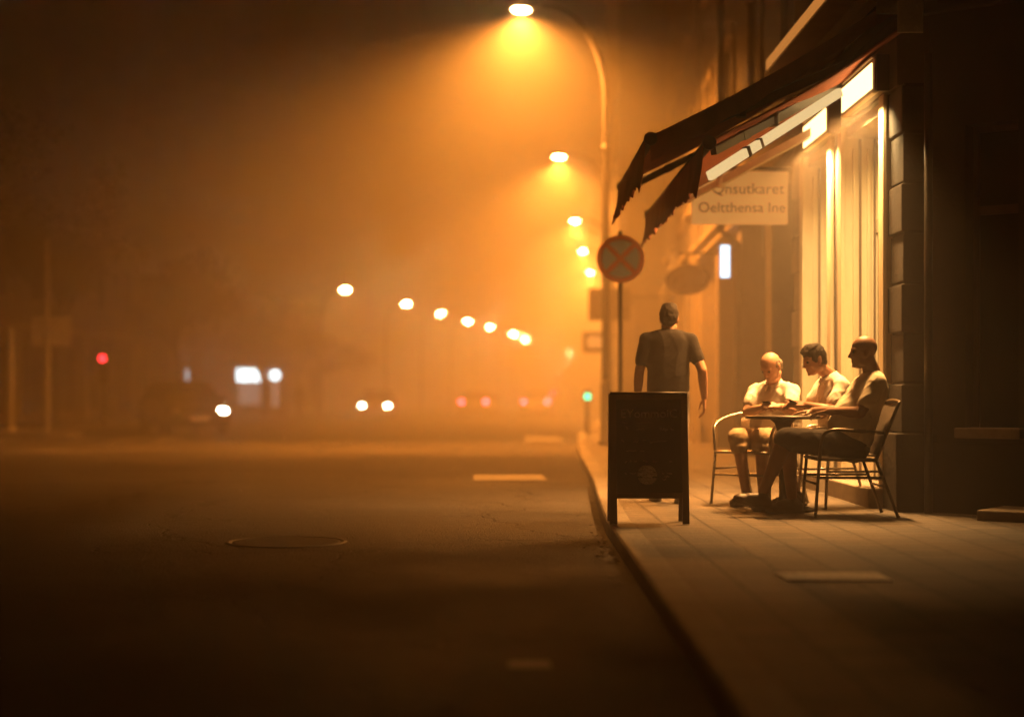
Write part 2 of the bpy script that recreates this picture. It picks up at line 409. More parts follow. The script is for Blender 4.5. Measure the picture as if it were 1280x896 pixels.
tag(strip(0, 0, 0, prof=[(-.004, -KH - .08), (0, -.02), (.012, -.004), (.028, 0), (.17, 0), (.172, -.006), (.172, -.1)]).build('kerb', M['kerbstone'], recalc=False), kind='structure')
tag(strip(.174, 14, -.004).build('pavement', M['paving'], recalc=False), kind='structure')
tag(strip(0, 0, 0, prof=[(-ROADW - 14, -.004), (-ROADW - .172, -.004), (-ROADW - .17, 0), (-ROADW - .03, 0), (-ROADW, -.02), (-ROADW + .004, -KH - .08)]).build('pavement_far_side', M['paving'], recalc=False), kind='structure')

# darker sheet at the junction, painting in the dim road between lamp pools
def road_sheet(name, ds, m, dz, jag):
    b = MB(); vs = []; nx = 40
    for i, d in enumerate(ds):
        for k in range(nx):
            x = kerb(d) - .30 - (ROADW - .6) * k / (nx - 1)
            vs.append((x, d + (jag * noise.noise(V((x * .5, d, 3))) + jag * .25 * noise.noise(V((x * 3, d, 5))) if i in (0, len(ds) - 1) else 0), gz(d) - KH + dz))
    b.add(vs, [(i * nx + j, i * nx + j + 1, (i + 1) * nx + j + 1, (i + 1) * nx + j) for i in range(len(ds) - 1) for j in range(nx - 1)])
    tag(b.build(name, m, recalc=False), kind='structure')
road_sheet('road_dim_band', (37.2, 38.5, 40, 42, 44, 46, 47.5), mat('dim_band_asphalt', (.018, .017, .016), .85, .3, 3, .5, 80, spec=.1), .003, .5)
# road paint
def ground_quad(name, m, x0, x1, y0, y1, z=None, dz=.004, jag=.0):
    b = MB(); n = 14
    top = [(x0 + (x1 - x0) * i / n + rng.uniform(-jag, jag), y1 + rng.uniform(-jag, jag)) for i in range(n + 1)]
    bot = [(x0 + (x1 - x0) * i / n + rng.uniform(-jag, jag), y0 + rng.uniform(-jag, jag)) for i in range(n + 1)]
    zz = lambda y: (gz(y) - KH if z is None else z) + dz
    vs = [(x, y, zz(y)) for x, y in bot] + [(x, y, zz(y)) for x, y in top]
    b.add(vs, [(i, i + 1, n + 2 + i, n + 1 + i) for i in range(n)])
    return b
mk = merge(ground_quad('m', None, -.33, .56, 19.4, 20.7, jag=.025), ground_quad('m', None, .03, .20, 6.2, 6.36, jag=.006),
           ground_quad('m', None, .6, 1.5, 37.0, 41.0, jag=.03))
for i in range(7): mk = merge(mk, ground_quad('m', None, -14.2 + i * 1.0, -13.7 + i * 1.0, 36.5, 39.5, jag=.03))
tag(mk.build('road_markings', M['mark'], recalc=False), kind='structure')

# ------------------------------------------------------------------ haze and sky
hz = MB().box((-75, -8, -3.0), (120, 470, 19.5))
hm = bpy.data.materials.new('night_haze'); nt, N, L = nodes_of(hm); N.remove(N['Principled BSDF'])
pv = N.new('ShaderNodeVolumePrincipled')
HAZE_D, HAZE_G = .0150, .60
pv.inputs['Color'].default_value = (.92, .90, .86, 1); pv.inputs['Density'].default_value = HAZE_D; pv.inputs['Anisotropy'].default_value = HAZE_G
L.new(pv.outputs[0], N['Material Output'].inputs['Volume'])
hm.cycles.homogeneous_volume = True
hm.cycles.volume_sampling = 'MULTIPLE_IMPORTANCE'
tag(hz.build('haze', hm), kind='stuff')

w = bpy.data.worlds.new('World'); sc.world = w; w.use_nodes = True
nt = w.node_tree; bg = nt.nodes['Background']
sky = nt.nodes.new('ShaderNodeTexSky'); sky.sky_type = 'NISHITA'; sky.sun_disc = False
sky.sun_elevation = R(-4); sky.sun_rotation = R(200)
mxw = nt.nodes.new('ShaderNodeMixRGB'); mxw.blend_type = 'MULTIPLY'; mxw.inputs['Fac'].default_value = 1; mxw.inputs['Color2'].default_value = (1, .42, .12, 1)
nt.links.new(sky.outputs[0], mxw.inputs['Color1']); nt.links.new(mxw.outputs[0], bg.inputs['Color']); bg.inputs['Strength'].default_value = .05

# ------------------------------------------------------------------ street lamps
SODIUM = (1.0, .30, .036)
LENS = emit('sodium_lens', (1.0, .62, .22), 260)
def make_lamp():
    t = thing('street_lamp', 'x', 'street lamp', (0, 0, 0), 0, 'sodium street lamps along the road')
    MB().lathe([(.14, 0), (.14, .05), (.10, .08), (.095, 1.1), (.08, 1.15), (.078, 1.2)], 16).build('base', M['pole'], t)
    pts = [(0, 0, 1.0), (0, 0, 3), (0, 0, 5), (0, 0, 6.3)]
    for i in range(1, 13):
        a = PI / 2 * i / 12 * .93
        pts.append((-1.12 * (1 - math.cos(a)), 0, 6.3 + 1.72 * math.sin(a)))
    e = V(pts[-1]); pts.append(e + V((-.18, 0, .02)))
    rr = [.075 - .03 * i / (len(pts) - 1) for i in range(len(pts))]
    MB().tube(pts, rr, 12).tube([(0, 0, 5.35), (0, 0, 5.5)], .085, 12).build('pole', M['pole'], t)
    h = MB(); c = e + V((-.50, 0, 0.02))
    h.ell(c, (.36, .14, .075)); ho = h.build('lamp_head', M['metal_grey'], t)
    l = MB(); l.ell(c + V((-.05, 0, -.05)), (.18, .115, .08)); l.build('lens', LENS, ho)
    ld = bpy.data.lights.new('sodium_light', 'SPOT'); ld.color = SODIUM; ld.energy = LAMP_W; ld.spot_size = R(156); ld.spot_blend = .6; ld.shadow_soft_size = .12
    lo = bpy.data.objects.new('sodium_light', ld); COL.objects.link(lo); lo.parent = t; lo.location = c + V((-.05, 0, -.19))
    return t, c
LAMP_W = 15000
def swell(me, k):                                # the far row carries bigger bowls
    c = sum((v.co for v in me.vertices), V()) / len(me.vertices)
    for v in me.vertices: v.co = c + (v.co - c) * k
lamp0, hc = make_lamp()
right = [(29.3, .44), (47., 1.79), (63.8, 3.03), (76.7, 4.03), (89.6, 5.1)]
left = [(104, -10.1), (119, -7.0), (132, -5.0), (146, -3.0), (158, -1.03), (174, 1.4), (189, 2.9), (255, 11.0)]
ordn = ['tallest and nearest', 'second nearest', 'third nearest', 'fourth nearest', 'farthest']
ordl = ['nearest street lamp of the row beyond the dark trees', 'second street lamp of the row across the road', 'third street lamp of the row across the road',
        'fourth street lamp of the row across the road', 'middle lamp of five close together across the road', 'first of two street lamps whose glows touch across the road',
        'second of two street lamps whose glows touch across the road', 'faintest street lamp, alone low down beside the far building']
for i, (d, x) in enumerate(right + left):
    o = lamp0 if i == 0 else copy_tree(lamp0 if i < 2 else lampB)
    R_ = i < 5
    if i >= 5:
        for hd in o.children:
            for q in hd.children:
                if q.name.startswith('lens'):
                    if i == 5: q.data = q.data.copy(); q.data.materials[0] = emit('far_sodium_lens', (1.0, .66, .26), 750); swell(q.data, 1.6); FARL = q.data
                    elif i < 10: q.data = FARL
                    elif i == 10: q.data = FARL.copy(); q.data.materials[0] = emit('farthest_sodium_lens', (1.0, .66, .26), 1300); swell(q.data, 1.0); FARM = q.data
                    else: q.data = FARM
    o.location = (x - hc.x if R_ else x + hc.x, d, gz(d)); o.rotation_euler.z = 0 if R_ else PI
    if i == 1:
        lampB = o
        ll = [c for c in o.children if c.type == 'LIGHT'][0]; LD = ll.data
        l0 = [c for c in lamp0.children if c.type == 'LIGHT'][0]; l0.data = l0.data.copy(); l0.data.energy = LAMP_W * .90
    if i == 5:
        ll = [c for c in o.children if c.type == 'LIGHT'][0]; ll.data = ll.data.copy(); ll.data.energy = LAMP_W * .18; LL = ll.data
    if i > 5:
        [c for c in o.children if c.type == 'LIGHT'][0].data = LL
    o['label'] = (f'{ordn[i]} lit street lamp on curved pole along the right pavement' if R_ else ordl[i - 5])

M['balcony'] = mat('pale_balcony_paint', (.62, .52, .36), .6, .15, 3)
# ------------------------------------------------------------------ cafe building
cb = thing('cafe_building', 'dark stone corner building with two lit doorways under the awnings', 'building', (3.2, 15, 0))
WX = 3.2
wall = MB()
TOP = 13.5
def pier(y0, y1, x0=WX): wall.box((x0, y0, -.05), (x0 + .9, y1, 3.42))
pier(14.9, 15.3); 
wall.box((WX, 12.9, 3.42), (WX + 6, 17.4, TOP))
wall.box((WX + .36, 13.35, -.05), (WX + .9, 17.2, .12))
wall.build('wall', M['plaster2'], cb)
# rusticated far quoin and near pier, blocks with open joints
for (y0, y1, x0, x1) in ((16.8, 17.4, WX - .03, WX + .9), (12.75, 13.2, WX + .0, WX + .9)):
    q = MB(); z = .0; k = 0
    q.box((x0 - .05, y0 - .03, -.05), (x1, y1 + (.03 if k else 0), .62), .012)
    z = .63
    while z < 3.40:
        h = min(.40, 3.41 - z); j = (k % 2) * .018
        q.box((x0 + j, y0 + j, z), (x1, y1 - j, z + h - .018), .012); z += h; k += 1
    q.box((x0 + .03, y0 + .03, .0), (x1 - .02, y1 - .03, 3.415))
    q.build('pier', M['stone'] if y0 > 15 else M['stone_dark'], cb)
# doorways
def doorway(y0, y1, nm):
    xl = WX + .30; b = MB()
    # cream jamb linings and head
    b.box((WX - .015, y1 - .05, .155), (xl + .08, y1 - .002, 3.40), .006)
    b.box((WX - .015, y0 + .002, .155), (xl + .08, y0 + .05, 3.40), .006)
    b.box((WX + .02, y0 + .052, 3.30), (xl + .08, y1 - .052, 3.40), .006)
    b.box((WX - .05, y1 - .10, .155), (WX - .017, y1 + .06, 3.40), .006)
    b.box((WX - .05, y0 - .06, .155), (WX - .017, y0 + .10, 3.40), .006)
    b.box((WX + .07, y1 - .075, .4), (WX + .10, y1 - .052, 3.2)).box((WX + .2, y1 - .075, .4), (WX + .23, y1 - .052, 3.2))
    fr = b.build('door_frame', M['cream'], cb)
    MB().box((WX + .125, y1 - .056, .16), (WX + .150, y1 - .0495, 3.29)).box((WX + .262, y1 - .062, .16), (WX + .279, y1 - .0495, 3.29)).build('reveal_shade_strip', M['wood_dark'], fr)  # dark strips stand in for the shade in the jamb gaps
    MB().box((xl - .02, y0 + .052, 2.42), (xl + .06, y1 - .052, 2.54), .008).build('transom', M['cream'], fr)
    MB().box((xl + .02, y0 + .054, 2.55), (xl + .035, y1 - .054, 3.295)).build('transom_pane', M['cream'], fr)
    mid = (y0 + y1) / 2
    for k, (a, c) in enumerate(((y0 + .055, mid - .004), (mid + .004, y1 - .055))):
        dd = MB()
        for (u0, u1, z0, z1) in ((a, a + .1, .18, 2.41), (c - .1, c, .18, 2.41), (a + .1, c - .1, .18, .42), (a + .1, c - .1, 2.3, 2.41), (a + .1, c - .1, 1.0, 1.12)):
            dd.box((xl, u0, z0), (xl + .045, u1, z1), .004)
        do = dd.build('door', M['cream_dirty'], cb)
        MB().box((xl + .018, a + .1, 1.12), (xl + .028, c - .1, 2.3)).build('pane', M['shop_glass'], do)
        MB().box((xl + .012, a + .1, .42), (xl + .03, c - .1, 1.0)).build('panel', M['cream_dirty'], do)
        hy = c - .05 if k == 0 else a + .05
        MB().tube([(xl - .001, hy, 1.15), (xl - .045, hy, 1.15), (xl - .05, hy, 1.12), (xl - .05, hy, .95), (xl - .045, hy, .92), (xl - .001, hy, .92)], .009, 8).build('handle', M['chair_metal'], do)
    MB().box((WX - .17, y0 - .06, -.02), (WX + .52, y1 + .06, .152), .012).build('doorstep', M['stone'], cb)
doorway(13.22, 14.88, 'a'); doorway(15.32, 16.78, 'b')
# balcony slab above with moulding
bl = MB().box((2.72, 9.8, 4.20), (WX - .002, 16.3, 4.34), .01).box((2.96, 9.9, 4.10), (WX - .002, 16.2, 4.197), .01)
bo_ = bl.build('balcony', M['balcony'], cb)
MB().box((2.705, 9.85, 4.222), (2.7185, 16.28, 4.322), .003).build('fascia_lamplight', emit('painted_lamplight', (1.0, .36, .07), .6), bo_)  # street-lamp light on the balcony front, put in as a glowing strip
# chamfered corner wall turning towards the camera
cw = Matrix.Translation((3.42, 12.76, 0)) @ Matrix.Rotation(math.atan2(-1.55, 2.05), 4, 'Z')   # local x along wall, -y outwards
b = MB()
W0, W1, Z0, Z1 = .30, .72, .66, 3.05
b.box((0, 0, -.05), (W0, .5, 9), 0, cw).box((W1, 0, -.05), (3.2, .5, 9), 0, cw).box((W0, 0, -.05), (W1, .5, Z0), 0, cw).box((W0, 0, Z1), (W1, .5, 9), 0, cw)
b.box((-.03, -.05, -.05), (3.2, -.002, .55), .01, cw)
b.box((-.03, -.09, 3.95), (3.2, -.002, 4.12), .01, cw)
b.box((.80, -.035, .552), (1.0, -.002, 3.948), .006, cw)
z = .58
while z < 3.8:
    b.box((1.01, -.03, z), (1.62, -.002, z + .36), .012, cw); z += .385
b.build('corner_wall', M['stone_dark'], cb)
wo = MB().box((W0 + .002, .16, Z0), (W0 + .05, .22, Z1), .004, cw).box((W1 - .05, .16, Z0), (W1 - .002, .22, Z1), .004, cw).box((W0 + .05, .16, 2.35), (W1 - .05, .22, 2.42), .004, cw).box((W0 + .05, .16, Z1 - .05), (W1 - .05, .22, Z1 - .002), .004, cw).build('window', M['wood_dark'], cb)
MB().box((W0 + .03, .19, Z0 + .01), (W1 - .03, .2, Z1 - .03), 0, cw).build('pane', M['glass'], wo)
MB().box((W0 - .05, -.11, Z0 - .07), (W1 + .05, .155, Z0 + .012), .01, cw).build('sill', M['stone'], wo)
MB().tube([(3.36, 12.55, .0), (3.36, 12.55, 1.5), (3.36, 12.55, 3.6)], .035, 12).build('downpipe', M['metal_dark'], cb)
# low entrance step by the corner
st = MB().box((.62, -.62, -.02), (2.2, -.052, .075), .012, cw)
st.build('entrance_step', M['stone'], cb)

# ------------------------------------------------------------------ light boxes above the doors
LB = emit('light_box_glow', (1.0, .60, .22), 5, True)
CAFE_W = 215
def light_box(y0, y1, z0, lab):
    t = thing('wall_light', lab, 'light box', (WX - .03, (y0 + y1) / 2, z0), 0, 'lit boxes above the doors')
    x0, x1 = 3.03, WX - .052
    MB().box((x0 + .012, y0, z0), (x1, y1, z0 + .27), .01).box((x0 + .013, y0 - .006, z0 - .004), (x1, y0 - .001, z0 + .274), .002).build('housing', M['cream_dirty'], t)
    MB().box((x0 + .02, y0 - .03, z0 - .012), (x1 + .01, y0 - .007, z0 + .285), .004).build('end_plate', M['metal_dark'], t)
    MB().box((x0, y0 + .06, z0 + .025), (x0 + .010, y1 - .05, z0 + .235), .003).build('front_diffuser', LB, t)
    ad = bpy.data.lights.new('box_and_fill_light', 'AREA'); ad.shape = 'RECTANGLE'; ad.size = .07; ad.size_y = y1 - y0 - .2; ad.energy = CAFE_W; ad.color = (1.0, .42, .105); ad.spread = R(100)
    ao = bpy.data.objects.new('box_and_fill_light', ad); COL.objects.link(ao); ao.parent = t; ao.location = (x0 - .03 - (WX - .03), 0, -.06); ao.rotation_euler = (0, R(24), 0)
    ad = ad.copy(); ad.energy = 88; ad.color = (1.0, .66, .26); ad.spread = R(112)
    ao = bpy.data.objects.new('box_and_fill_light', ad); COL.objects.link(ao); ao.parent = t; ao.location = (x0 - .035 - (WX - .03), 0, -.065); ao.rotation_euler = (R(4), R(-26), 0)
    MB().box((x0 - .004, y0 + .03, z0 - .014), (x0 + .05, y1 - .03, z0 - .001), .003).box((x0 - .004, y0 + .03, z0 + .271), (x0 + .05, y1 - .03, z0 + .284), .003).build('trim', M['cream'], t)
light_box(13.0, 14.25, 3.40, 'lit box over the nearer doorway, partly behind the awning bracket')
nl = bpy.data.objects['wall_light']; ad = bpy.data.lights.new('box_and_fill_light', 'AREA'); ad.shape = 'RECTANGLE'; ad.size = .10; ad.size_y = .22; ad.energy = 30; ad.color = (1.0, .48, .14); ad.spread = R(70)  # unseen fill added to brighten the nearest seated man
ao = bpy.data.objects.new('box_and_fill_light', ad); COL.objects.link(ao); ao.parent = nl; ao.location = (2.98 - nl.location.x, 12.93 - nl.location.y, -.06); ao.rotation_euler = (R(-26), R(8), 0)
light_box(14.85, 16.05, 3.36, 'lit box over the farther doorway below the awning')

# ------------------------------------------------------------------ awnings
def awning(lab, y0, y1, xb, zb, xw, zw, val, flap, arms, seed):
    t = thing('awning', lab, 'awning', (xw, (y0 + y1) / 2, zw), 0, 'maroon awnings over the cafe doors')
    r = random.Random(seed)
    nx, ny = 14, 22; vs = []; b = MB()
    for i in range(nx + 1):
        u = i / nx
        for j in range(ny + 1):
            v = j / ny
            sag = -.05 * math.sin(PI * u) * (.7 + .3 * math.cos(2 * PI * v * 2)) - .012 * math.sin(v * 19 + u * 3)
            vs.append((xw + (xb - xw) * u, y0 + (y1 - y0) * v, zw + (zb - zw) * u + sag + .03))
    top = len(vs); vs += [(x, y, z - .012) for x, y, z in vs]
    q = lambda i, j: i * (ny + 1) + j
    fs = []
    for i in range(nx):
        for j in range(ny):
            fs += [(q(i, j), q(i + 1, j), q(i + 1, j + 1), q(i, j + 1)), (top + q(i, j), top + q(i, j + 1), top + q(i + 1, j + 1), top + q(i + 1, j))]
    for i in range(nx):
        fs += [(q(i, 0), top + q(i, 0), top + q(i + 1, 0), q(i + 1, 0)), (q(i, ny), q(i + 1, ny), top + q(i + 1, ny), top + q(i, ny))]
    b.add(vs, fs, True)
    cl = b.build('fabric', M['awning'], t, recalc=False)
    if flap:                                       # cloth gusset hanging from the near edge
        b = MB(); vs = []; n = 26
        for i in range(n + 1):
            u = i / n
            x = xw + (xb - xw) * u; z = zw + (zb - zw) * u - .05 * math.sin(PI * u) + .025
            h = flap * (.55 + .45 * u) + .012 * math.sin(i * 1.3)
            for k, yy in ((0, y0 - .006), (1, y0 + .006)):
                vs += [(x, yy, z), (x + .004, yy + .010 * math.sin(i * .9), z - h)]
        fs = []
        for i in range(n):
            a = 4 * i; c = a + 4
            fs += [(a, c, c + 1, a + 1), (a + 2, a + 3, c + 3, c + 2), (a + 1, c + 1, c + 3, a + 3)]
        b.add(vs, fs, True); b.build('side_flap', M['awning'], t, recalc=False)
    MB().tube([(xb, y0 - .03, zb), (xb, y1 + .03, zb)], .042, 16).build('front_bar', M['metal_dark'], t)
    for yy in (y0 - .045, y1 + .03): MB().tube([(xb, yy, zb), (xb, yy + .016, zb)], .055, 16).build('end_cap', M['metal_grey'], t)
    # scalloped valance with soft folds, torn ends
    b = MB(); vs = []; n = 150; m_ = 8
    for i in range(n + 1):
        v = i / n; y = y0 + .02 + (y1 - y0 - .04) * v
        ph = (v * (y1 - y0) / .17) % 1.0
        h = val * (.86 + .07 * math.sin(PI * ph) + .07 * noise.noise(V((v * 9, seed, 0))) + .03 * noise.noise(V((v * 40, seed, 2)))
                   + (.22 * max(0, 1 - v / .05)) + (.10 * max(0, (v - .95) / .05)))
        for k in range(m_ + 1):
            s_ = k / m_
            x = xb - .043 + s_ * (.03 * noise.noise(V((v * 13, seed * 3, s_))) + .015 * math.sin(v * 55) - .05 * s_)
            vs.append((x, y + .012 * s_ * math.sin(v * 37), zb - .012 - h * s_))
    of = len(vs); vs += [(x + .006, y, z) for x, y, z in vs]
    q = lambda i, k: i * (m_ + 1) + k
    fs = []
    for i in range(n):
        for k in range(m_):
            fs += [(q(i, k), q(i + 1, k), q(i + 1, k + 1), q(i, k + 1)), (of + q(i, k), of + q(i, k + 1), of + q(i + 1, k + 1), of + q(i + 1, k))]
        fs.append((q(i, m_), q(i + 1, m_), of + q(i + 1, m_), of + q(i, m_)))
    for k in range(m_): fs += [(q(0, k), q(0, k + 1), of + q(0, k + 1), of + q(0, k))]
    b.add(vs, fs, True); b.build('valance', M['awning'], t, recalc=False)
    for (ya, yb, za, m) in arms:
        p0 = V((xb + .06, ya, zb - .03)); p2 = V((xw - .12, yb, za)); p1 = p0.lerp(p2, .42) + V((0, -.02, -.01))
        am = MB().bar(p0, p1, .05, .06).bar(p1, p2, .06, .075).tube([p1 + V((0, 0, -.06)), p1 + V((0, 0, .06))], .045, 12).bar(p0.lerp(p1, .45), p0.lerp(p1, .55), .06, .07)
        a_ = am.build('arm', m, t)
        MB().box((xw - .16, yb - .03, za - .045), (xw - .02, yb + .03, za + .04), .008).build('arm_bracket', m, a_)
    MB().tube([(xw - .09, y0 - .02, zw + .03), (xw - .09, y1 + .02, zw + .03)], .055, 16).build('roller', M['metal_dark'], t)
    for yy in (y0 - .05, y1 + .03):
        pl = MB().box((xw - .20, yy, zw - .14), (xw - .005, yy + .02, zw + .12), .008)
        for hx, hzz in ((-.15, .06), (-.05, .06), (-.15, -.08), (-.05, -.09), (-.1, -.02)):
            pl.tube([(xw + hx, yy - .008, zw + hzz), (xw + hx, yy, zw + hzz)], .012, 8)
        pl.build('end_bracket', M['sign_back'], t)
M['arm_white'] = mat('white_awning_arm', (.72, .64, .48), .4, .1, 10)
awning('upper maroon awning, projecting farther over the pavement, with drooping scalloped edge', 12.8, 15.7, 1.20, 2.97, WX, 4.10, .38, .20,
       ((12.92, 14.2, 3.86, M['metal_dark']), (15.6, 15.5, 3.86, M['metal_dark'])), 1)
awning('lower maroon awning hung closer to the doors, with pale folding arm', 12.12, 16.9, 1.58, 2.83, WX, 3.80, .36, 0,
       ((12.30, 14.3, 3.74, M['metal_dark']), (16.75, 15.6, 3.50, M['arm_white'])), 2)

lower = [o for o in bpy.data.objects if o.get('label', '').startswith('lower maroon')][0]
ls = MB(); a_, b_ = V((1.62, 12.38, 2.62)), V((2.86, 13.46, 3.47))
ls.bar(a_, a_.lerp(b_, .27), .045, .07).bar(a_.lerp(b_, .275), b_, .045, .07)
ls.build('light_strip', emit('strip_lamp_glow', (1.0, .68, .30), 1.0, True), lower)
MB().bar(a_.lerp(b_, .262), a_.lerp(b_, .283), .055, .082).bar(a_.lerp(b_, .36), a_.lerp(b_, .375), .055, .082).build('strip_clip', M['metal_dark'], lower)
# ------------------------------------------------------------------ hanging shop sign and the other signs down the street
def face_cam(x, y, z): return Matrix.Translation((x, y, z)) @ Matrix.Rotation(PI / 2, 4, 'X')
sg = thing('shop_sign', 'pale rectangular projecting shop sign with two lines of dark lettering', 'sign', (2.7, 18, 2.6))
MB().box((2.16, 18.0, 2.84), (3.24, 18.1, 3.43), .012).build('board', M['sign_cafe_glow'], sg)
merge(text_mb('Qnsutkaret', .175, .003, face_cam(2.79, 17.995, 3.23)), text_mb('Oeltthensa Ine', .165, .003, face_cam(2.72, 17.995, 3.02))).build('lettering', M['sign_ink'], sg, recalc=False)
MB().tube([(2.2, 18.05, 3.47), (3.4, 18.05, 3.47)], .018, 8).tube([(2.3, 18.05, 3.43), (2.3, 18.05, 3.47)], .01, 6).tube([(3.1, 18.05, 3.43), (3.1, 18.05, 3.47)], .01, 6).build('bracket', M['metal_dark'], sg)

ns = thing('road_sign', 'round red and blue no stopping sign on a thin pole', 'sign', (1.53, 20.3, 0))
MB().tube([(1.53, 20.36, 0), (1.53, 20.36, 3.0)], .03, 12).build('pole', M['pole'], ns)
tr = Matrix.Translation((1.53, 20.3, 2.64)) @ Matrix.Rotation(PI / 2, 4, 'X')
MB().lathe([(.0, -.012), (.298, -.012), (.304, 0), (.298, .006), (.0, .006)], 40, m=tr).build('plate', M['sign_red'], ns)
seg = MB()
for q in range(4):                               # four blue sectors left between the red bars
    pts = []; c0 = q * PI / 2; hw = .034; r_ = .238
    a0 = c0 - PI / 4 + math.asin(hw / r_); a1 = c0 + PI / 4 - math.asin(hw / r_)
    pts.append((hw * math.sqrt(2) * math.cos(c0), hw * math.sqrt(2) * math.sin(c0)))
    for i in range(13): a = a0 + (a1 - a0) * i / 12; pts.append((r_ * math.cos(a), r_ * math.sin(a)))
    seg.prism(pts, 2, .0062, .009, tr)
seg.build('symbol', M['sign_blue'], ns)

# ------------------------------------------------------------------ neighbouring buildings on the right
def facade(name, label, d0, d1, off, depth, h, wallm, bays, shop=True, end_wall=True, seed=0, upper=(4.6,), side=1, detail=True):
    """building whose street front runs along the kerb from d0 to d1"""
    rr = random.Random(seed)
    A = V((kerb(d0) + off, d0, 0)); B = V((kerb(d1) + off, d1, 0)); z0 = min(gz(d0), gz(d1))
    L_ = (B - A).length; ang = math.atan2(B.y - A.y, B.x - A.x)
    t = thing(name, label, 'building', (A.x, A.y, z0), ang)
    # local: x along the front, y outwards from the street when side=1 is negative
    m = wmat(t); s = -1 if side == 1 else 1     # s: direction into the building
    def bx(b, x0, x1, y0, y1, zz0, zz1, bev=0.0):
        ya, yb = sorted((s * y0, s * y1)); b.box((x0, ya, zz0), (x1, yb, zz1), bev, m)
    sh = 3.5 if shop else 0
    b = MB()
    bx(b, 0, L_, .0 if not shop else .0, depth, sh, h)
    if shop: bx(b, 0, L_, .45, depth, -.3, sh)
    b.build('wall', wallm, t)
    bw = L_ / bays
    if shop:
        for k in range(bays + 1):
            x = k * bw; p = MB()
            bx(p, max(0, x - .28), min(L_, x + .28), -.06, .44, -.3, sh - .005, .015)
            bx(p, max(0, x - .33), min(L_, x + .33), -.10, -.063, -.3, .5, .01)
            p.build('pilaster', M['plaster'] if k % 2 == 0 else wallm, t)
        for k in range(bays):
            x0, x1 = k * bw + .30, (k + 1) * bw - .30
            f = MB()
            bx(f, x0, x1, .30, .44, -.3, .45); bx(f, x0, x0 + .08, .30, .44, .45, 3.0); bx(f, x1 - .08, x1, .30, .44, .45, 3.0)
            bx(f, x0, x1, .26, .44, 3.0, sh - .01); bx(f, (x0 + x1) / 2 - .04, (x0 + x1) / 2 + .04, .30, .44, .45, 3.0)
            fo = f.build('shop_front', M['wood_dark'], t)
            gg = MB(); bx(gg, x0 + .08, x1 - .08, .36, .38, .45, 3.0); gg.build('pane', M['shop_glass'], fo)
        c = MB(); bx(c, 0, L_, -.16, -.002, sh, sh + .16, .02); bx(c, 0, L_, -.24, -.002, sh + .163, sh + .26, .02); c.build('cornice', M['plaster'], t)
    for z in upper:
        for k in range(bays):
            xc = (k + .5) * bw; ww = min(1.2, bw * .45)
            f = MB()
            bx(f, xc - ww / 2 - .14, xc - ww / 2, -.06, -.002, z, z + 1.9, .008); bx(f, xc + ww / 2, xc + ww / 2 + .14, -.06, -.002, z, z + 1.9, .008)
            bx(f, xc - ww / 2 - .18, xc + ww / 2 + .18, -.09, -.002, z + 1.903, z + 2.08, .01)
            fo = f.build('window', M['plaster'], t)
            gg = MB(); bx(gg, xc - ww / 2, xc + ww / 2, -.012, -.003, z, z + 1.9); gg.build('pane', M['glass'], fo)
            gg = MB(); bx(gg, xc - ww / 2 - .2, xc + ww / 2 + .2, -.14, -.003, z - .1, z - .003, .01); gg.build('sill', M['plaster'], fo)
    c = MB(); bx(c, -.05, L_ + .05, -.3, -.002, h - .5, h - .2, .02); bx(c, -.05, L_ + .05, -.42, -.002, h - .197, h, .02); c.build('roof_cornice', M['plaster'], t)
    return t, m, s
nb, nm, _ = facade('shop_building', 'plastered shop building with dark doorways right behind the pale sign', 17.42, 31, 2.42, 9, 13.2, M['plaster2'], 4, seed=1, upper=(4.7, 8.3))
MB().tube([nm @ V((6.6, .10, -.0)), nm @ V((6.6, .10, 3.2)), nm @ V((6.6, .36, 3.4)), nm @ V((6.6, .36, 13))], .06, 10).build('downpipe', M['metal_grey'], nb)
facade('apartment_building', 'hazy building between the plastered shop building and the projecting narrow house', 31.05, 45, 2.3, 9, 13.4, M['plaster3'], 4, seed=2, upper=(4.7, 8.3))
facade('narrow_house', 'hazy house standing forward to the pavement edge behind the round no stopping sign', 45.05, 60, .95, 9, 12.6, M['plaster2'], 4, seed=3, upper=(4.5, 7.9))
facade('corner_house', 'farthest hazy building on the right side of the street', 60.05, 84, 1.3, 9, 13.0, M['plaster3'], 6, seed=4, upper=(4.5, 7.9))

# blue-white lit sign, oval sign, dark board, amber sign
t = thing('lit_sign', 'small upright blue-white glowing sign on the shop front', 'sign', (3.5, 25, 2.6))
MB().box((3.43, 25.0, 2.72), (3.60, 25.09, 3.26), .01).build('case', M['metal_dark'], t)
MB().box((3.445, 24.975, 2.74), (3.585, 24.998, 3.24), .008).build('glowing_face', emit('cool_sign_glow', (.55, .80, 1.0), 3.2), t)
MB().bar((3.6, 25.05, 3.0), (3.75, 25.05, 3.0), .03, .03).build('bracket', M['metal_dark'], t)
t = thing('oval_sign', 'dark oval hanging sign beyond the walking man', 'sign', (3.0, 26, 2.5))
tr = Matrix.Translation((3.05, 26, 2.78)) @ Matrix.Rotation(PI / 2, 4, 'X') @ Matrix.Scale(1.45, 4, (1, 0, 0))
MB().lathe([(0, -.04), (.245, -.04), (.25, 0), (.245, .03), (0, .03)], 32, m=tr).build('plate', M['sign_dark'], t)
MB().lathe([(.20, .031), (.215, .036), (.23, .031), (.20, .0305)], 32, m=tr).build('rim', M['sign_back'], t)
text_mb('Café', .20, .003, Matrix.Translation((3.05, 25.965, 2.78)) @ Matrix.Rotation(PI / 2, 4, 'X')).build('lettering', M['sign_back'], t, recalc=False)
MB().bar((3.05, 26.0, 3.02), (3.05, 26.0, 3.2), .03, .03, (0, 1, 0)).bar((2.9, 26.0, 3.2), (3.75, 26, 3.2), .03, .03).build('bracket', M['metal_dark'], t)
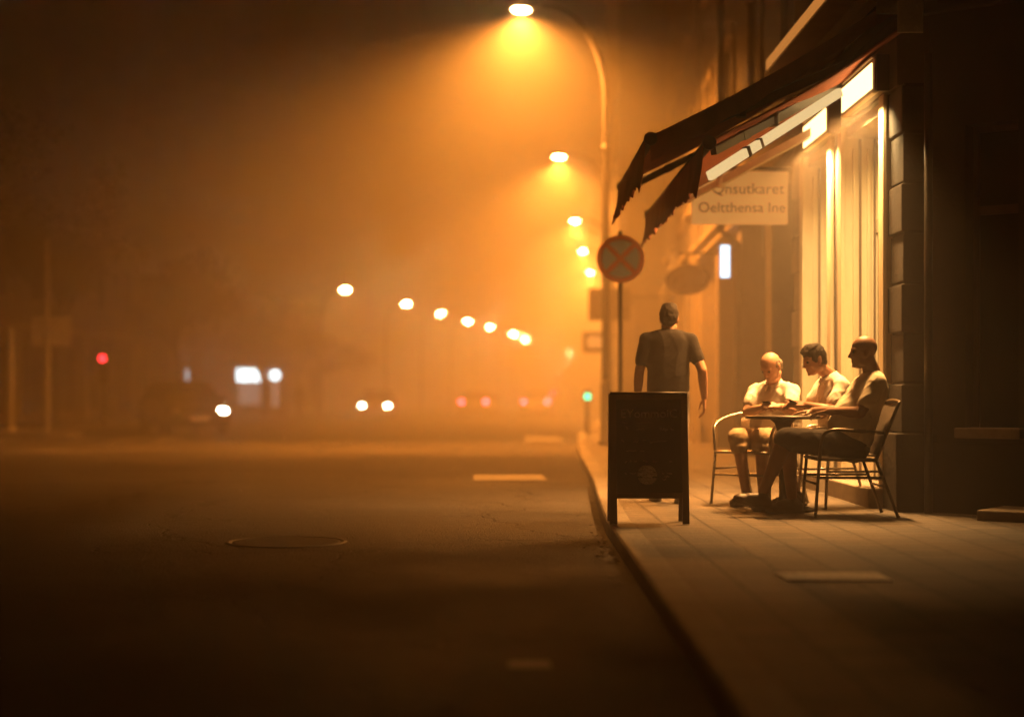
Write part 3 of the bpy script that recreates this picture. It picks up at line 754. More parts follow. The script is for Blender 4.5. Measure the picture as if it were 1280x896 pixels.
t = thing('board_sign', 'dark rectangular board sign jutting from the hazy house', 'sign', (2.9, 39.6, 2.7))
MB().box((2.2, 39.6, 2.72), (3.22, 39.75, 3.52), .02).build('board', M['sign_dark'], t)
MB().bar((3.2, 39.67, 3.3), (4.6, 39.67, 3.3), .05, .05).build('bracket', M['metal_dark'], t)
t = thing('amber_sign', 'small amber glowing sign below the dark board sign', 'sign', (2.7, 45, 2.2))
MB().box((2.3, 44.3, 2.05), (2.95, 44.45, 2.62), .02).build('case', M['sign_dark'], t)
MB().box((2.42, 44.27, 2.17), (2.83, 44.298, 2.5), .02).build('glowing_face', emit('amber_sign_glow', (1.0, .36, .07), .9), t)
MB().bar((2.93, 44.38, 2.5), (3.45, 44.38, 2.5), .05, .05).build('bracket', M['metal_dark'], t)

# ------------------------------------------------------------------ left side: buildings, trees, posts
facade('terrace_building', 'dark hazy building behind the trees on the far left', 52, 74, -ROADW - 4.5, 10, 7.6, M['plaster3'], 6, seed=11, upper=(4.7,), side=-1)
facade('terrace_building', 'dark hazy building behind the bright white shop sign', 80, 112, -ROADW - 4.5, 10, 7.2, M['plaster3'], 7, seed=12, upper=(4.6,), side=-1)

def tree(label, x, y, h, cr, seed):
    rr = random.Random(seed); z0 = gz(y)
    t = thing('street_tree', label, 'tree', (x, y, z0), 0, 'trees along the far pavement')
    b = MB(); th = h * .42
    pts = [(x + rr.uniform(-.06, .06) * i, y + rr.uniform(-.06, .06) * i, z0 - .1 + th * i / 5) for i in range(6)]
    b.tube(pts, [.19, .16, .145, .13, .12, .11], 9)
    cl = []
    for i in range(11):
        a = rr.uniform(0, 2 * PI); e = rr.uniform(.25, 1.2); ln = rr.uniform(.5, 1.0) * cr
        p0 = V(pts[-1 - (i % 2)]); p2 = p0 + V((math.cos(a) * math.cos(e) * ln, math.sin(a) * math.cos(e) * ln, math.sin(e) * ln * (h - th) / cr * .8))
        p1 = p0.lerp(p2, .5) + V((rr.uniform(-.2, .2), rr.uniform(-.2, .2), .2))
        b.tube([p0, p1, p2], [.075, .05, .02], 6)
        cl += [p2, p1.lerp(p2, .5), p2 + V((rr.uniform(-.6, .6), rr.uniform(-.6, .6), rr.uniform(-.2, .6)))]
    b.build('trunk', M['bark'], t)
    f = MB()
    for c in cl:
        rad = rr.uniform(.5, 1.0)
        for k in range(130):
            d = V((rr.gauss(0, 1), rr.gauss(0, 1), rr.gauss(0, .75))) * rad * .55
            p = c + d; s = rr.uniform(.06, .13)
            u = V((rr.uniform(-1, 1), rr.uniform(-1, 1), rr.uniform(-1, 1))).normalized(); w_ = u.orthogonal().normalized()
            f.add([p - u * s, p + w_ * s * .5, p + u * s, p - w_ * s * .5], [(0, 1, 2, 3)])
    f.build('crown', M['leaf'], t, recalc=False)
for i, (y, dx, h, cr, lab) in enumerate(((36, -2.0, 11.5, 5.5, 'dark street tree at the far left edge above the sign boards'),
                                          (55, -1.6, 10.0, 3.4, 'dark street tree between the sign post and the red signal'),
                                          (70, -1.6, 9.2, 3.2, 'dark street tree behind the parked car'),
                                          (86, -1.5, 6.8, 2.5, 'hazy street tree just before the lit white shop sign'),
                                          (101, -1.9, 7.0, 2.8, 'hazy tree silhouette below the first lamp across the road'))):
    tree(lab, kerb(y) - ROADW + dx + (1.6 if i == 0 else 0), y, h, cr, 40 + i)

b = MB().box((-13.6, 40.2, gz(41) - KH - .1), (-10.9, 41.9, gz(41) + .0), .03)
tag(b.build('traffic_island', M['kerbstone']), kind='structure')
zi = gz(41)
t = thing('sign_post', 'tall post with two pale boards on its sides at far left', 'sign', (-11.6, 41.0, zi))
MB().tube([(-11.6, 41.0, zi - .05), (-11.6, 41.0, 4.85)], [.085, .06], 12).build('pole', M['sign_back'], t)
for (xa, xb_) in ((-11.98, -11.68), (-11.52, -10.97)):
    MB().box((xa, 40.92, 2.13), (xb_, 40.95, 2.88), .008).bar((-11.6, 40.96, 2.7), ((xa + xb_) / 2, 40.96, 2.7), .03, .03).bar((-11.6, 40.96, 2.3), ((xa + xb_) / 2, 40.96, 2.3), .03, .03).build('board', M['sign_back'], t)
t = thing('metal_post', 'plain short pale post at the left edge of the street', 'post', (-12.55, 41, zi))
MB().tube([(-12.55, 41, zi - .05), (-12.55, 41, 2.55)], .10, 14).lathe([(.15, 0), (.15, .12), (.11, .16)], 14, (-12.55, 41, zi)).ell((-12.55, 41, 2.55), (.11, .11, .07)).build('shaft', M['sign_back'], t)

def traffic_light(label, x, y, zlit, state, facing=0.0, group=None):
    z0 = gz(y)
    t = thing('traffic_light', label, 'traffic light', (x, y, z0), 0, group)
    k = {'red': 0, 'amber': 1, 'green': 2}[state]
    ztop = zlit + k * .29
    MB().tube([(x, y, z0 - .1), (x, y, ztop + .2)], .055, 10).lathe([(.1, 0), (.1, .25), (.07, .3)], 12, (x, y, z0)).build('pole', M['pole'], t)
    MB().box((x - .15, y - .28, ztop - .76), (x + .15, y - .06, ztop + .18), .025).build('housing', M['metal_dark'], t)
    cols = {'red': (1, .02, .03) if y < 100 else (1, .01, .11), 'amber': (1, .5, .05), 'green': (0, 1.0, .52)}
    for i, c in enumerate(('red', 'amber', 'green')):
        tr = Matrix.Translation((x, y - .282, ztop - i * .29)) @ Matrix.Rotation(PI / 2, 4, 'X')
        lm = emit(c + '_signal_glow', cols[c], (SIG if y < 100 else FAR)[c]) if c == state else M['glass']
        MB().lathe([(0, 0), (.105, 0), (.10, .018), (.06, .035), (0, .042)], 20, m=tr).build('lens', lm, t)
        v = MB()
        for j in range(9):
            a = PI * j / 8
            v.add([tr @ V((.115 * math.cos(a), .115 * math.sin(a), 0)), tr @ V((.115 * math.cos(a), .115 * math.sin(a), .16 - .05 * (1 - math.sin(a)))),
                   tr @ V((.123 * math.cos(a), .123 * math.sin(a), .16 - .05 * (1 - math.sin(a)))), tr @ V((.123 * math.cos(a), .123 * math.sin(a), 0))], [])
        b0 = 0; fs = []
        for j in range(8):
            for e in range(4):
                fs.append((4 * j + e, 4 * j + (e + 1) % 4, 4 * (j + 1) + (e + 1) % 4, 4 * (j + 1) + e))
        v.f = [list(f) for f in fs]; v.sm = [True] * len(fs)
        v.build('visor', M['metal_dark'], t)
SIG = {'red': 14, 'amber': 10, 'green': 24}
FAR = {'red': 900, 'amber': 10, 'green': 330}
traffic_light('red traffic light on the left pavement before the dark trees', -12.35, 50, 2.0, 'red', group='traffic lights')
t = thing('crossing_post', 'short kerbside post with a small green light beyond the chalkboard', 'crossing post', (2.18, 40, gz(40)))
MB().tube([(2.18, 40, gz(40)), (2.18, 40, .98)], .05, 12).lathe([(.09, 0), (.09, .06), (.06, .09)], 14, (2.18, 40, gz(40))).build('post', M['pole'], t)
MB().box((2.08, 39.86, .70), (2.28, 39.96, 1.0), .02).build('housing', M['metal_dark'], t)
MB().lathe([(0, 0), (.078, 0), (.07, .015), (0, .025)], 20, m=Matrix.Translation((2.18, 39.858, .84)) @ Matrix.Rotation(PI / 2, 4, 'X')).build('lens', emit('green_glow', (0, 1.0, .42), 5.5), t)
traffic_light('distant red traffic light just left of the green one', 6.6, 205, gz(205) + 1.55, 'red', group='traffic lights')
traffic_light('distant red traffic light, the left one of a tight pair', 4.0, 235, gz(235) + 1.5, 'red', group='traffic lights')

# lit shop window on the left
def lit_shop():
    x, y = -13.6, 88.0; z0 = gz(88)
    t = thing('kiosk', 'small kiosk with a glowing white sign and dim window beside the parked car', 'kiosk', (x, y, z0))
    b = MB().box((x - 1.9, y + .12, z0 - .1), (x + 1.9, y + 2.4, z0 + 2.72), .03)
    b.build('wall', M['plaster3'], t)
    MB().box((x - 2.1, y - .5, z0 + 2.723), (x + 2.1, y + 2.6, z0 + 2.84), .02).build('roof', M['metal_dark'], t)
    G = emit('white_shop_glow', (.70, .92, 1.0), 9)
    MB().box((x - .86, y - .02, z0 + 1.86), (x + .48, y + .116, z0 + 2.52), .03).build('sign', G, t)
    MB().lathe([(0, -.06), (.27, -.06), (.27, .06), (0, .06)], 24, m=Matrix.Translation((x + 1.22, y + .05, z0 + 2.2)) @ Matrix.Rotation(PI / 2, 4, 'X')).build('round_sign', G, t)
    G2 = emit('shop_window_glow', (.85, .72, .62), .42)
    w1 = MB().box((x - .80, y + .05, z0 + .55), (x + .40, y + .116, z0 + 1.8), .01).build('window', G2, t)
    MB().box((x + 1.05, y + .05, z0 + .45), (x + 1.4, y + .116, z0 + 1.8), .01).build('window', G2, t)
    MB().box((x - .87, y + .03, z0 + .48), (x + .47, y + .048, z0 + .547), .004).build('sill', M['metal_dark'], w1)
lit_shop()

# ------------------------------------------------------------------ cars
def car(label, x, y, rz, paint, head=None, tail=None, group='cars on the street', one=False):
    z0 = gz(y) - KH
    t = thing('car', label, 'car', (0, 0, 0), 0, group)
    # local: +y is the front, built at the origin then placed
    prof = [(-2.05, .30), (-2.12, .55), (-2.08, .88), (-1.95, .98), (-1.0, 1.0), (.85, .98), (1.75, .82), (2.02, .70), (2.10, .48), (2.05, .28), (1.75, .22), (-1.8, .22)]
    def loft(pr, wf, n=9):
        b = MB(); vs = []; k = len(pr)
        for i in range(n + 1):
            u = -1 + 2 * i / n
            for (py, pz) in pr:
                e = wf(py, pz, abs(u))
                vs.append((u * e[0], py * e[1], pz + e[2]))
        fs = [(i * k + j, i * k + (j + 1) % k, (i + 1) * k + (j + 1) % k, (i + 1) * k + j) for i in range(n) for j in range(k)]
        fs += [tuple(range(k)), tuple(n * k + j for j in range(k))[::-1]]
        b.add(vs, fs, True); return b
    bo = loft(prof, lambda py, pz, u: (.88, 1 - .05 * u ** 4, -.03 * u ** 3 * (1 if pz > .6 else 0)))
    body = bo.build('body', paint, t)
    md = body.modifiers.new('b', 'BEVEL'); md.width = .06; md.segments = 3; md.limit_method = 'ANGLE'; md.angle_limit = R(40)
    cab = [(-1.75, .96), (-1.25, 1.40), (-.5, 1.47), (.25, 1.42), (1.0, .95)]
    def cw_(py, pz, u): return (.80 - .17 * (pz - .96) / .5, 1, -.02 * u ** 3)
    loft(cab, cw_).build('cabin', M['glass'], t)
    roof = [(-1.28, 1.402), (-.5, 1.475), (.28, 1.425), (.24, 1.455), (-.5, 1.50), (-1.25, 1.435)]
    loft(roof, lambda py, pz, u: (.665, 1, -.02 * u ** 3)).build('roof', paint, t)
    for s in (-1, 1):
        for a_, b_ in (((s * .655, -1.26, 1.41), (s * .80, -1.80, .97)), ((s * .655, .27, 1.42), (s * .80, 1.02, .95)), ((s * .645, -.42, 1.45), (s * .805, -.45, .96))):
            MB().bar(a_, b_, .055, .045).build('window_frame', paint, t)
    for s in (-1, 1):
        for yy in (-1.3, 1.32):
            tr = Matrix.Translation((s * .80, yy, .31)) @ Matrix.Rotation(PI / 2 * s, 4, 'Y')
            wo_ = MB().lathe([(.19, -.09), (.30, -.10), (.315, -.06), (.315, .06), (.30, .10), (.19, .09)], 24, m=tr).build('wheel', M['rubber'], t)
            MB().lathe([(.0, .05), (.06, .07), (.10, .05), (.185, .075), (.19, -.08), (0, -.08)], 20, m=tr).build('rim', M['metal_grey'], wo_)
        MB().ell((s * .97, .72, 1.0), (.10, .06, .075)).build('mirror', paint, t)
        hm_ = head if (head and not (one and s == 1)) else M['metal_grey']
        MB().ell((s * .66, 1.97, .66), (.15, .10, .085)).build('headlight', hm_, t)
        MB().ell((s * .70, -2.05, .86), (.11, .06, .11)).build('taillight', tail or M['sign_red'], t)
    MB().box((-.26, 2.06, .40), (.26, 2.10, .51), .006).build('number_plate', M['sign_white'], t)
    MB().box((-.45, 2.03, .50), (.45, 2.095, .60), .01).build('grille', M['metal_dark'], t)
    t.location = (x, y, z0); t.rotation_euler.z = rz
    return t
HEAD = emit('headlight_glow', (1.0, .90, .66), 60)
HEADF = emit('far_headlight_glow', (1.0, .92, .62), 110)
TAIL = emit('taillight_glow', (1.0, .03, .05), 75)
car('dark parked car facing the camera with one headlight on', -9.02, 45.5, PI + R(24), M['car_dark'], head=HEAD, one=True)
car('hazy oncoming car with both headlights lit', -6.5, 85, PI, M['car_grey'], head=HEADF)
car('distant car driving away with red tail lights, leftmost of the three', -1.29, 93, R(-6), M['car_grey'], tail=TAIL)
car('distant car driving away with red tail lights, between two others', -.95, 122, R(-7), M['car_grey'], tail=TAIL)
car('distant car driving away with red tail lights, rightmost of the three', 2.35, 97, R(-7), M['car_grey'], tail=TAIL)

# ------------------------------------------------------------------ chalkboard
ab = thing('chalkboard_sign', 'dark wooden sandwich board with chalk writing and a pale round drawing', 'sandwich board', (1.08, 11.6, 0), R(0))
# leaning front panel in local coordinates: x across, z up along the panel
fp = Matrix.Translation((.79, 11.52, 0)) @ Matrix.Rotation(R(-9), 4, 'X') @ Matrix.Identity(4)
H_, W_ = .95, .575
f = MB()
f.box((0, -.012, 0), (.055, .016, H_), .004, fp).box((W_ - .05, -.012, .0), (W_, .016, H_), .004, fp).box((.055, -.010, H_ - .045), (W_ - .05, .014, H_ - .001), .004, fp).box((.055, -.010, .185), (W_ - .05, .014, .225), .004, fp)
fr = f.build('front_frame', M['wood_dark'], ab)
MB().box((.05, -.003, .22), (W_ - .045, .010, H_ - .04), 0, fp).build('board', M['chalk_board'], fr)
fp2 = fp @ Matrix.Translation((0, -.0035, 0)) @ Matrix.Rotation(PI / 2, 4, 'X')
def chalk_line(x, z, txt, size, sp=1.0, sh=.15): return text_mb(txt, size, .0006, fp2 @ Matrix.Translation((x, z, 0)), 'LEFT', sh, sp)
ch = chalk_line(.085, .80, 'EYommoiC', .088, 1.02, 0)
ch.build('chalk_title', M['chalk'], fr, recalc=False)
def scribble(x0, x1, z, amp, step, seed):
    r = random.Random(seed); b = MB(); pts = []; x = x0
    def flush(p):
        if len(p) > 2: b.tube([fp2 @ V(q) for q in p], .0016, 4, smooth=False)
    while x < x1:
        if r.random() < .13: flush(pts); pts = []; x += step * 2.2; continue
        pts.append((x, z + r.uniform(-amp, amp) * (1.7 if r.random() < .2 else 1), .0)); x += step * r.uniform(.5, 1.2)
    flush(pts); return b
fl = merge(scribble(.08, .18, .705, .012, .007, 1), scribble(.10, .33, .735, .004, .012, 2), scribble(.20, .26, .69, .008, .007, 3),
           scribble(.09, .42, .60, .009, .007, 5), scribble(.10, .30, .53, .004, .009, 6), scribble(.09, .49, .455, .009, .007, 7),
           scribble(.09, .20, .365, .005, .007, 8), scribble(.36, .49, .365, .006, .007, 9), scribble(.38, .46, .325, .007, .007, 10), scribble(.38, .45, .345, .006, .007, 12))
fl.build('chalk_lines', M['chalk_faint'], fr, recalc=False)
scribble(.33, .475, .69, .013, .006, 4).build('chalk_word', M['chalk'], fr, recalc=False)
br = MB()
for k in range(26):                                # round drawing filled with chalk strokes
    zz = -.068 + .136 * (k + .5) / 26; hw = math.sqrt(max(0, .071 ** 2 - zz ** 2))
    if k in (9, 10, 17): hw *= .55
    r = random.Random(k)
    br.tube([fp2 @ V((.275 - hw + 2 * hw * j / 9, .355 + zz + r.uniform(-.0025, .0025), 0)) for j in range(10)], .0021, 4, smooth=False)
br.build('chalk_drawing', M['chalk'], fr, recalc=False)
bp = Matrix.Translation((.79, 11.82, 0)) @ Matrix.Rotation(R(9), 4, 'X')
f = MB()
f.box((.002, -.014, 0), (.045, .012, H_ - .02), .004, bp).box((W_ - .047, -.014, 0), (W_ - .002, .012, H_ - .02), .004, bp).box((.05, -.006, .22), (W_ - .05, .006, H_ - .03), .003, bp)
f.build('rear_frame', M['wood_dark'], ab)
MB().tube([(.80, 11.655, .94), (1.36, 11.655, .94)], .012, 8).build('hinge', M['metal_dark'], ab)

# ------------------------------------------------------------------ cafe furniture
tb = thing('cafe_table', 'small round dark cafe table between the three seated men', 'table', (2.28, 12.88, 0))
c = V((2.28, 12.88, 0))
MB().lathe([(0, .735), (.285, .735), (.302, .742), (.305, .752), (.300, .760), (0, .762)], 40, c).build('tabletop', M['metal_dark'], tb)
MB().lathe([(.03, .735), (.11, .734), (.07, .70), (.042, .62), (.034, .4), (.034, .12), (.05, .06)], 20, c).build('pedestal', M['cast_iron'], tb)
MB().lathe([(0, .0), (.25, .0), (.255, .012), (.20, .03), (.07, .055), (0, .06)], 32, c).build('base', M['cast_iron'], tb)

def chair(name, label, x, y, rz, metal, weave, wide=.25, wrap=False):
    t = thing(name, label, 'chair', (0, 0, 0), 0, 'cafe chairs around the table')
    # local +x is forward
    r = .0125; w_ = wide
    def arc(pts, n=6):        # smooth polyline
        P = [V(p) for p in pts]; out = []
        for i in range(len(P) - 1):
            p0 = P[max(i - 1, 0)]; p1 = P[i]; p2 = P[i + 1]; p3 = P[min(i + 2, len(P) - 1)]
            for k in range(n):
                u = k / n
                out.append(.5 * ((2 * p1) + (p2 - p0) * u + (2 * p0 - 5 * p1 + 4 * p2 - p3) * u * u + (3 * p1 - p0 - 3 * p2 + p3) * u ** 3))
        out.append(P[-1]); return out
    for s in (-1, 1):
        MB().tube([(.27, s * (w_ + .02), 0), (.235, s * w_, .44)], r, 10).ell((.27, s * (w_ + .02), .008), (.016, .016, .01), n=8, mm=6).build('leg', metal, t)
        MB().tube([(-.36, s * (w_ + .01), 0), (-.20, s * (w_ - .02), .43)], r, 10).ell((-.36, s * (w_ + .01), .008), (.016, .016, .01), n=8, mm=6).build('leg', metal, t)
        if not wrap:
            MB().tube(arc([(.235, s * w_, .44), (.225, s * (w_ + .01), .55), (.20, s * (w_ + .02), .635), (.12, s * (w_ + .025), .665), (-.05, s * (w_ + .02), .655), (-.255, s * (w_ - .01), .64)]), r * 1.05, 10).build('armrest', metal, t)
        else:
            MB().tube(arc([(.235, s * w_, .44), (.235, s * (w_ + .01), .57), (.20, s * (w_ + .03), .66), (.08, s * (w_ + .035), .715), (-.10, s * (w_ + .01), .755), (-.26, s * (w_ - .10), .79), (-.31, 0, .80)]), r * 1.1, 10).build('armrest', metal, t)
    MB().tube([(.245, -w_, .25), (.245, w_, .25)], r * .8, 8).tube([(-.275, -w_, .23), (-.275, w_, .23)], r * .8, 8).tube([(.24, -w_, .30), (-.25, -w_, .30)], r * .8, 8).tube([(.24, w_, .30), (-.25, w_, .30)], r * .8, 8).build('stretcher', metal, t)
    sb = MB().tube([(.245, -w_, .44), (.245, w_, .44)], r, 8).tube([(-.20, -w_ + .02, .43), (-.20, w_ - .02, .43)], r, 8).tube([(.24, -w_, .44), (-.20, -w_ + .02, .43)], r, 8).tube([(.24, w_, .44), (-.20, w_ - .02, .43)], r, 8)
    sb.build('seat_frame', metal, t)
    s_ = MB(); vs = []; n = 12
    for i in range(n + 1):
        for j in range(n + 1):
            u, v = i / n, j / n
            vs.append((-.19 + .43 * u, (-w_ + .012 + .02 * (1 - u)) + (2 * w_ - .024 - .04 * (1 - u)) * v, .447 - .018 * math.sin(PI * u) * math.sin(PI * v) - .008 * (1 - u)))
    of = len(vs); vs += [(a, b_, z - .012) for a, b_, z in vs]
    q = lambda i, j: i * (n + 1) + j; fs = []
    for i in range(n):
        for j in range(n): fs += [(q(i, j), q(i + 1, j), q(i + 1, j + 1), q(i, j + 1)), (of + q(i, j), of + q(i, j + 1), of + q(i + 1, j + 1), of + q(i + 1, j))]
        fs += [(q(i, 0), of + q(i, 0), of + q(i + 1, 0), q(i + 1, 0)), (q(i, n), q(i + 1, n), of + q(i + 1, n), of + q(i, n)), (q(0, i), q(0, i + 1), of + q(0, i + 1), of + q(0, i)), (q(n, i), of + q(n, i), of + q(n, i + 1), q(n, i + 1))]
    s_.add(vs, fs, True); s_.build('seat', weave, t)
    if not wrap:
        bk = MB().tube(arc([(-.20, -w_ + .02, .43), (-.27, -w_ + .01, .62), (-.36, -w_ + .015, .84), (-.385, -w_ + .06, .875), (-.39, 0, .885), (-.385, w_ - .06, .875), (-.36, w_ - .015, .84), (-.27, w_ - .01, .62), (-.20, w_ - .02, .43)]), r * 1.05, 10)
        bo_ = bk.build('back_frame', metal, t)
        p = MB(); vs = []
        prof = [(-.205, .47), (-.235, .55), (-.275, .64), (-.32, .75), (-.36, .84), (-.380, .868)]
        for (px, pz) in prof:
            for j in range(9): v = -1 + j / 4; vs.append((px - .02 * (1 - v * v), v * (w_ - .025), pz))
        of = len(vs); vs += [(a - .01, b_, z) for a, b_, z in vs]; k = 9; fs = []
        for i in range(len(prof) - 1):
            for j in range(8): fs += [(i * k + j, i * k + j + 1, (i + 1) * k + j + 1, (i + 1) * k + j), (of + i * k + j, of + (i + 1) * k + j, of + (i + 1) * k + j + 1, of + i * k + j + 1)]
        p.add(vs, fs, True); p.build('backrest', weave, t)
    else:
        p = MB(); vs = []
        n = 20
        for i in range(n + 1):
            a = -1.15 + 2.3 * i / n
            for k, z in enumerate((.48, .56, .64, .72, .78)):
                vs.append((-.02 - (.26 + .03 * k / 4) * math.cos(a), (w_ + .0) * math.sin(a) * 1.02, z - .06 * (abs(a) / 1.15) ** 2 * (k / 4)))
        of = len(vs); vs += [(a * 1.03 - .004, b_ * 1.03, z) for a, b_, z in vs]; fs = []
        for i in range(n):
            for k in range(4): fs += [(i * 5 + k, i * 5 + k + 1, (i + 1) * 5 + k + 1, (i + 1) * 5 + k), (of + i * 5 + k, of + (i + 1) * 5 + k, of + (i + 1) * 5 + k + 1, of + i * 5 + k + 1)]
            fs += [(i * 5 + 4, of + i * 5 + 4, of + (i + 1) * 5 + 4, (i + 1) * 5 + 4), (i * 5, (i + 1) * 5, of + (i + 1) * 5, of + i * 5)]
        p.add(vs, fs, True); p.build('backrest', weave, t)
    t.location = (x, y, 0); t.rotation_euler.z = rz
    return t
M['sling'] = mat('dark_sling_cloth', (.05, .036, .024), .7, .3, 30, .4, 120)
chair('cafe_chair', 'dark tubular armchair under the man in the beige t-shirt', 2.66, 12.40, PI, M['chair_metal_dark'], M['sling'], .255)
F2 = math.atan2(-.75, -.66)
chair('cafe_chair', 'woven rattan armchair with curved metal arm under the bald man', 2.20, 13.68, F2, M['chair_metal'], M['rattan'], .27, True)
chair('cafe_chair', 'armchair mostly hidden behind the man with dark hair', 2.84, 13.32, PI + R(14), M['chair_metal'], M['rattan'], .25)

# ------------------------------------------------------------------ people
def frame_of(fwd, up=(0, 0, 1)):
    F = V(fwd).normalized(); U = V(up); S = F.cross(U).normalized(); U = S.cross(F).normalized()
    return F, U, S                                   # forward, up, right
def head_prims(b, C, fwd, neck, sc_=1.0, heavy=0.0, up=(0, 0, 1), nose=1.0):
    F, U, S = frame_of(fwd, up); ax = (S, F, U); k = sc_
    P = lambda s, f, u: C + S * s * k + F * f * k + U * u * k
    E = lambda c, r: b.ell(c, [q * k for q in r], ax, 20, 14)
    E(P(0, -.012, .032), (.077, .096, .086)); E(P(0, .020, -.025), (.066 + heavy * .4, .074, .088)); E(P(0, .045, -.086), (.040 + heavy * .5, .040, .032 + heavy * .4))
    for s in (-1, 1):
        E(P(s * .036, .056, -.030), (.023, .022, .024)); E(P(s * .048, .012, -.072), (.022, .045, .032))
        E(P(s * .073, -.014, -.008), (.010, .019, .031)); E(P(s * .078, -.020, .004), (.007, .014, .021)); E(P(s * .074, -.006, -.032), (.007, .009, .011))
        b.cap(P(s * .012, .080, .026), P(s * .048, .068, .024), .0115 * k, .009 * k)
        E(P(s * .011, .094, -.034), (.009, .009, .007))
    b.cap(P(0, .084, .014), P(0, .100 + .008 * nose, -.026), .0085 * k, .0125 * k)
    E(P(0, .084, -.060), (.025, .012, .0085)); E(P(0, .083, -.073), (.022, .012, .008)); E(P(0, .082, -.098), (.020, .014, .014))
    b.cap(V(neck), P(0, -.018, -.055), (.060 + heavy * .5) * k, (.054 + heavy * .4) * k)
    eyes = MB()
    for s in (-1, 1): eyes.ell(P(s * .031, .076, .004), (.0125 * k,) * 3, ax, 10, 8)
    return F, U, S, P, eyes
def hand_prims(b, W, D, Nn, side, curl=.6, spread=.08, thumb_open=.5, k=1.0):
    """W wrist, D direction of the fingers, Nn back of the hand, side = +1 when the thumb is on the +S side"""
    D = V(D).normalized(); Nn = V(Nn); S = D.cross(Nn).normalized(); Nn = S.cross(D).normalized()
    L_ = .088 * k
    for i, u in enumerate((-.030, -.010, .010, .030)):
        b.cap(W + S * u * .55 * k + D * .012, W + D * L_ + S * u * k, .0150 * k, .0125 * k, 10)
    ln = (.036, .043, .046, .041) if side > 0 else (.041, .046, .043, .036)
    for i, u in enumerate((-.0315, -.0105, .0105, .0315)):
        p = W + D * L_ + S * u * k; a = .25 * curl; rad = .0092 * k
        for s_ in range(3):
            l = ln[i] * k * (1, .72, .58)[s_]
            d = (D * math.cos(a) - Nn * math.sin(a) + S * spread * u * 8).normalized()
            q = p + d * l; b.cap(p, q, rad, rad * .9, 9); p = q; rad *= .9; a += curl * (1.0, .9, .7)[s_]
    p = W + D * .028 * k + S * side * .022 * k - Nn * .006
    d = (D * .70 + S * side * (.55 + .35 * thumb_open) - Nn * .35).normalized()
    q = p + d * .045 * k; b.cap(p, q, .0155 * k, .0115 * k, 10)
    d2 = (D * .95 - S * side * .10 - Nn * .35).normalized(); r_ = q + d2 * .032 * k; b.cap(q, r_, .0110 * k, .0098 * k, 10)
    d3 = (D * .9 - S * side * .3 - Nn * .3).normalized(); b.cap(r_, r_ + d3 * .024 * k, .0098 * k, .0082 * k, 10)
def torso_levels(hip, chest, side, fwd, hw, sw, belly, depth):
    """stacked side-to-side capsules from pelvis to shoulders: (centre, half width, radius)"""
    out = []
    for u, wd, dp, fo in ((-.04, hw, .105, .0), (.10, hw * .98, .108, belly * .4), (.25, hw * .92, .112 + belly * .55, belly), (.42, hw * .92, .112 + belly * .4, belly * .85), (.58, sw * .80, .112 + belly * .1, belly * .35),
                          (.74, sw * .86, .110, .012), (.87, sw * .84, .094, .0), (.95, sw * .66, .072, -.008)):
        c = hip.lerp(chest, u) + fwd * fo
        out.append((c, wd, dp * depth))
    return out
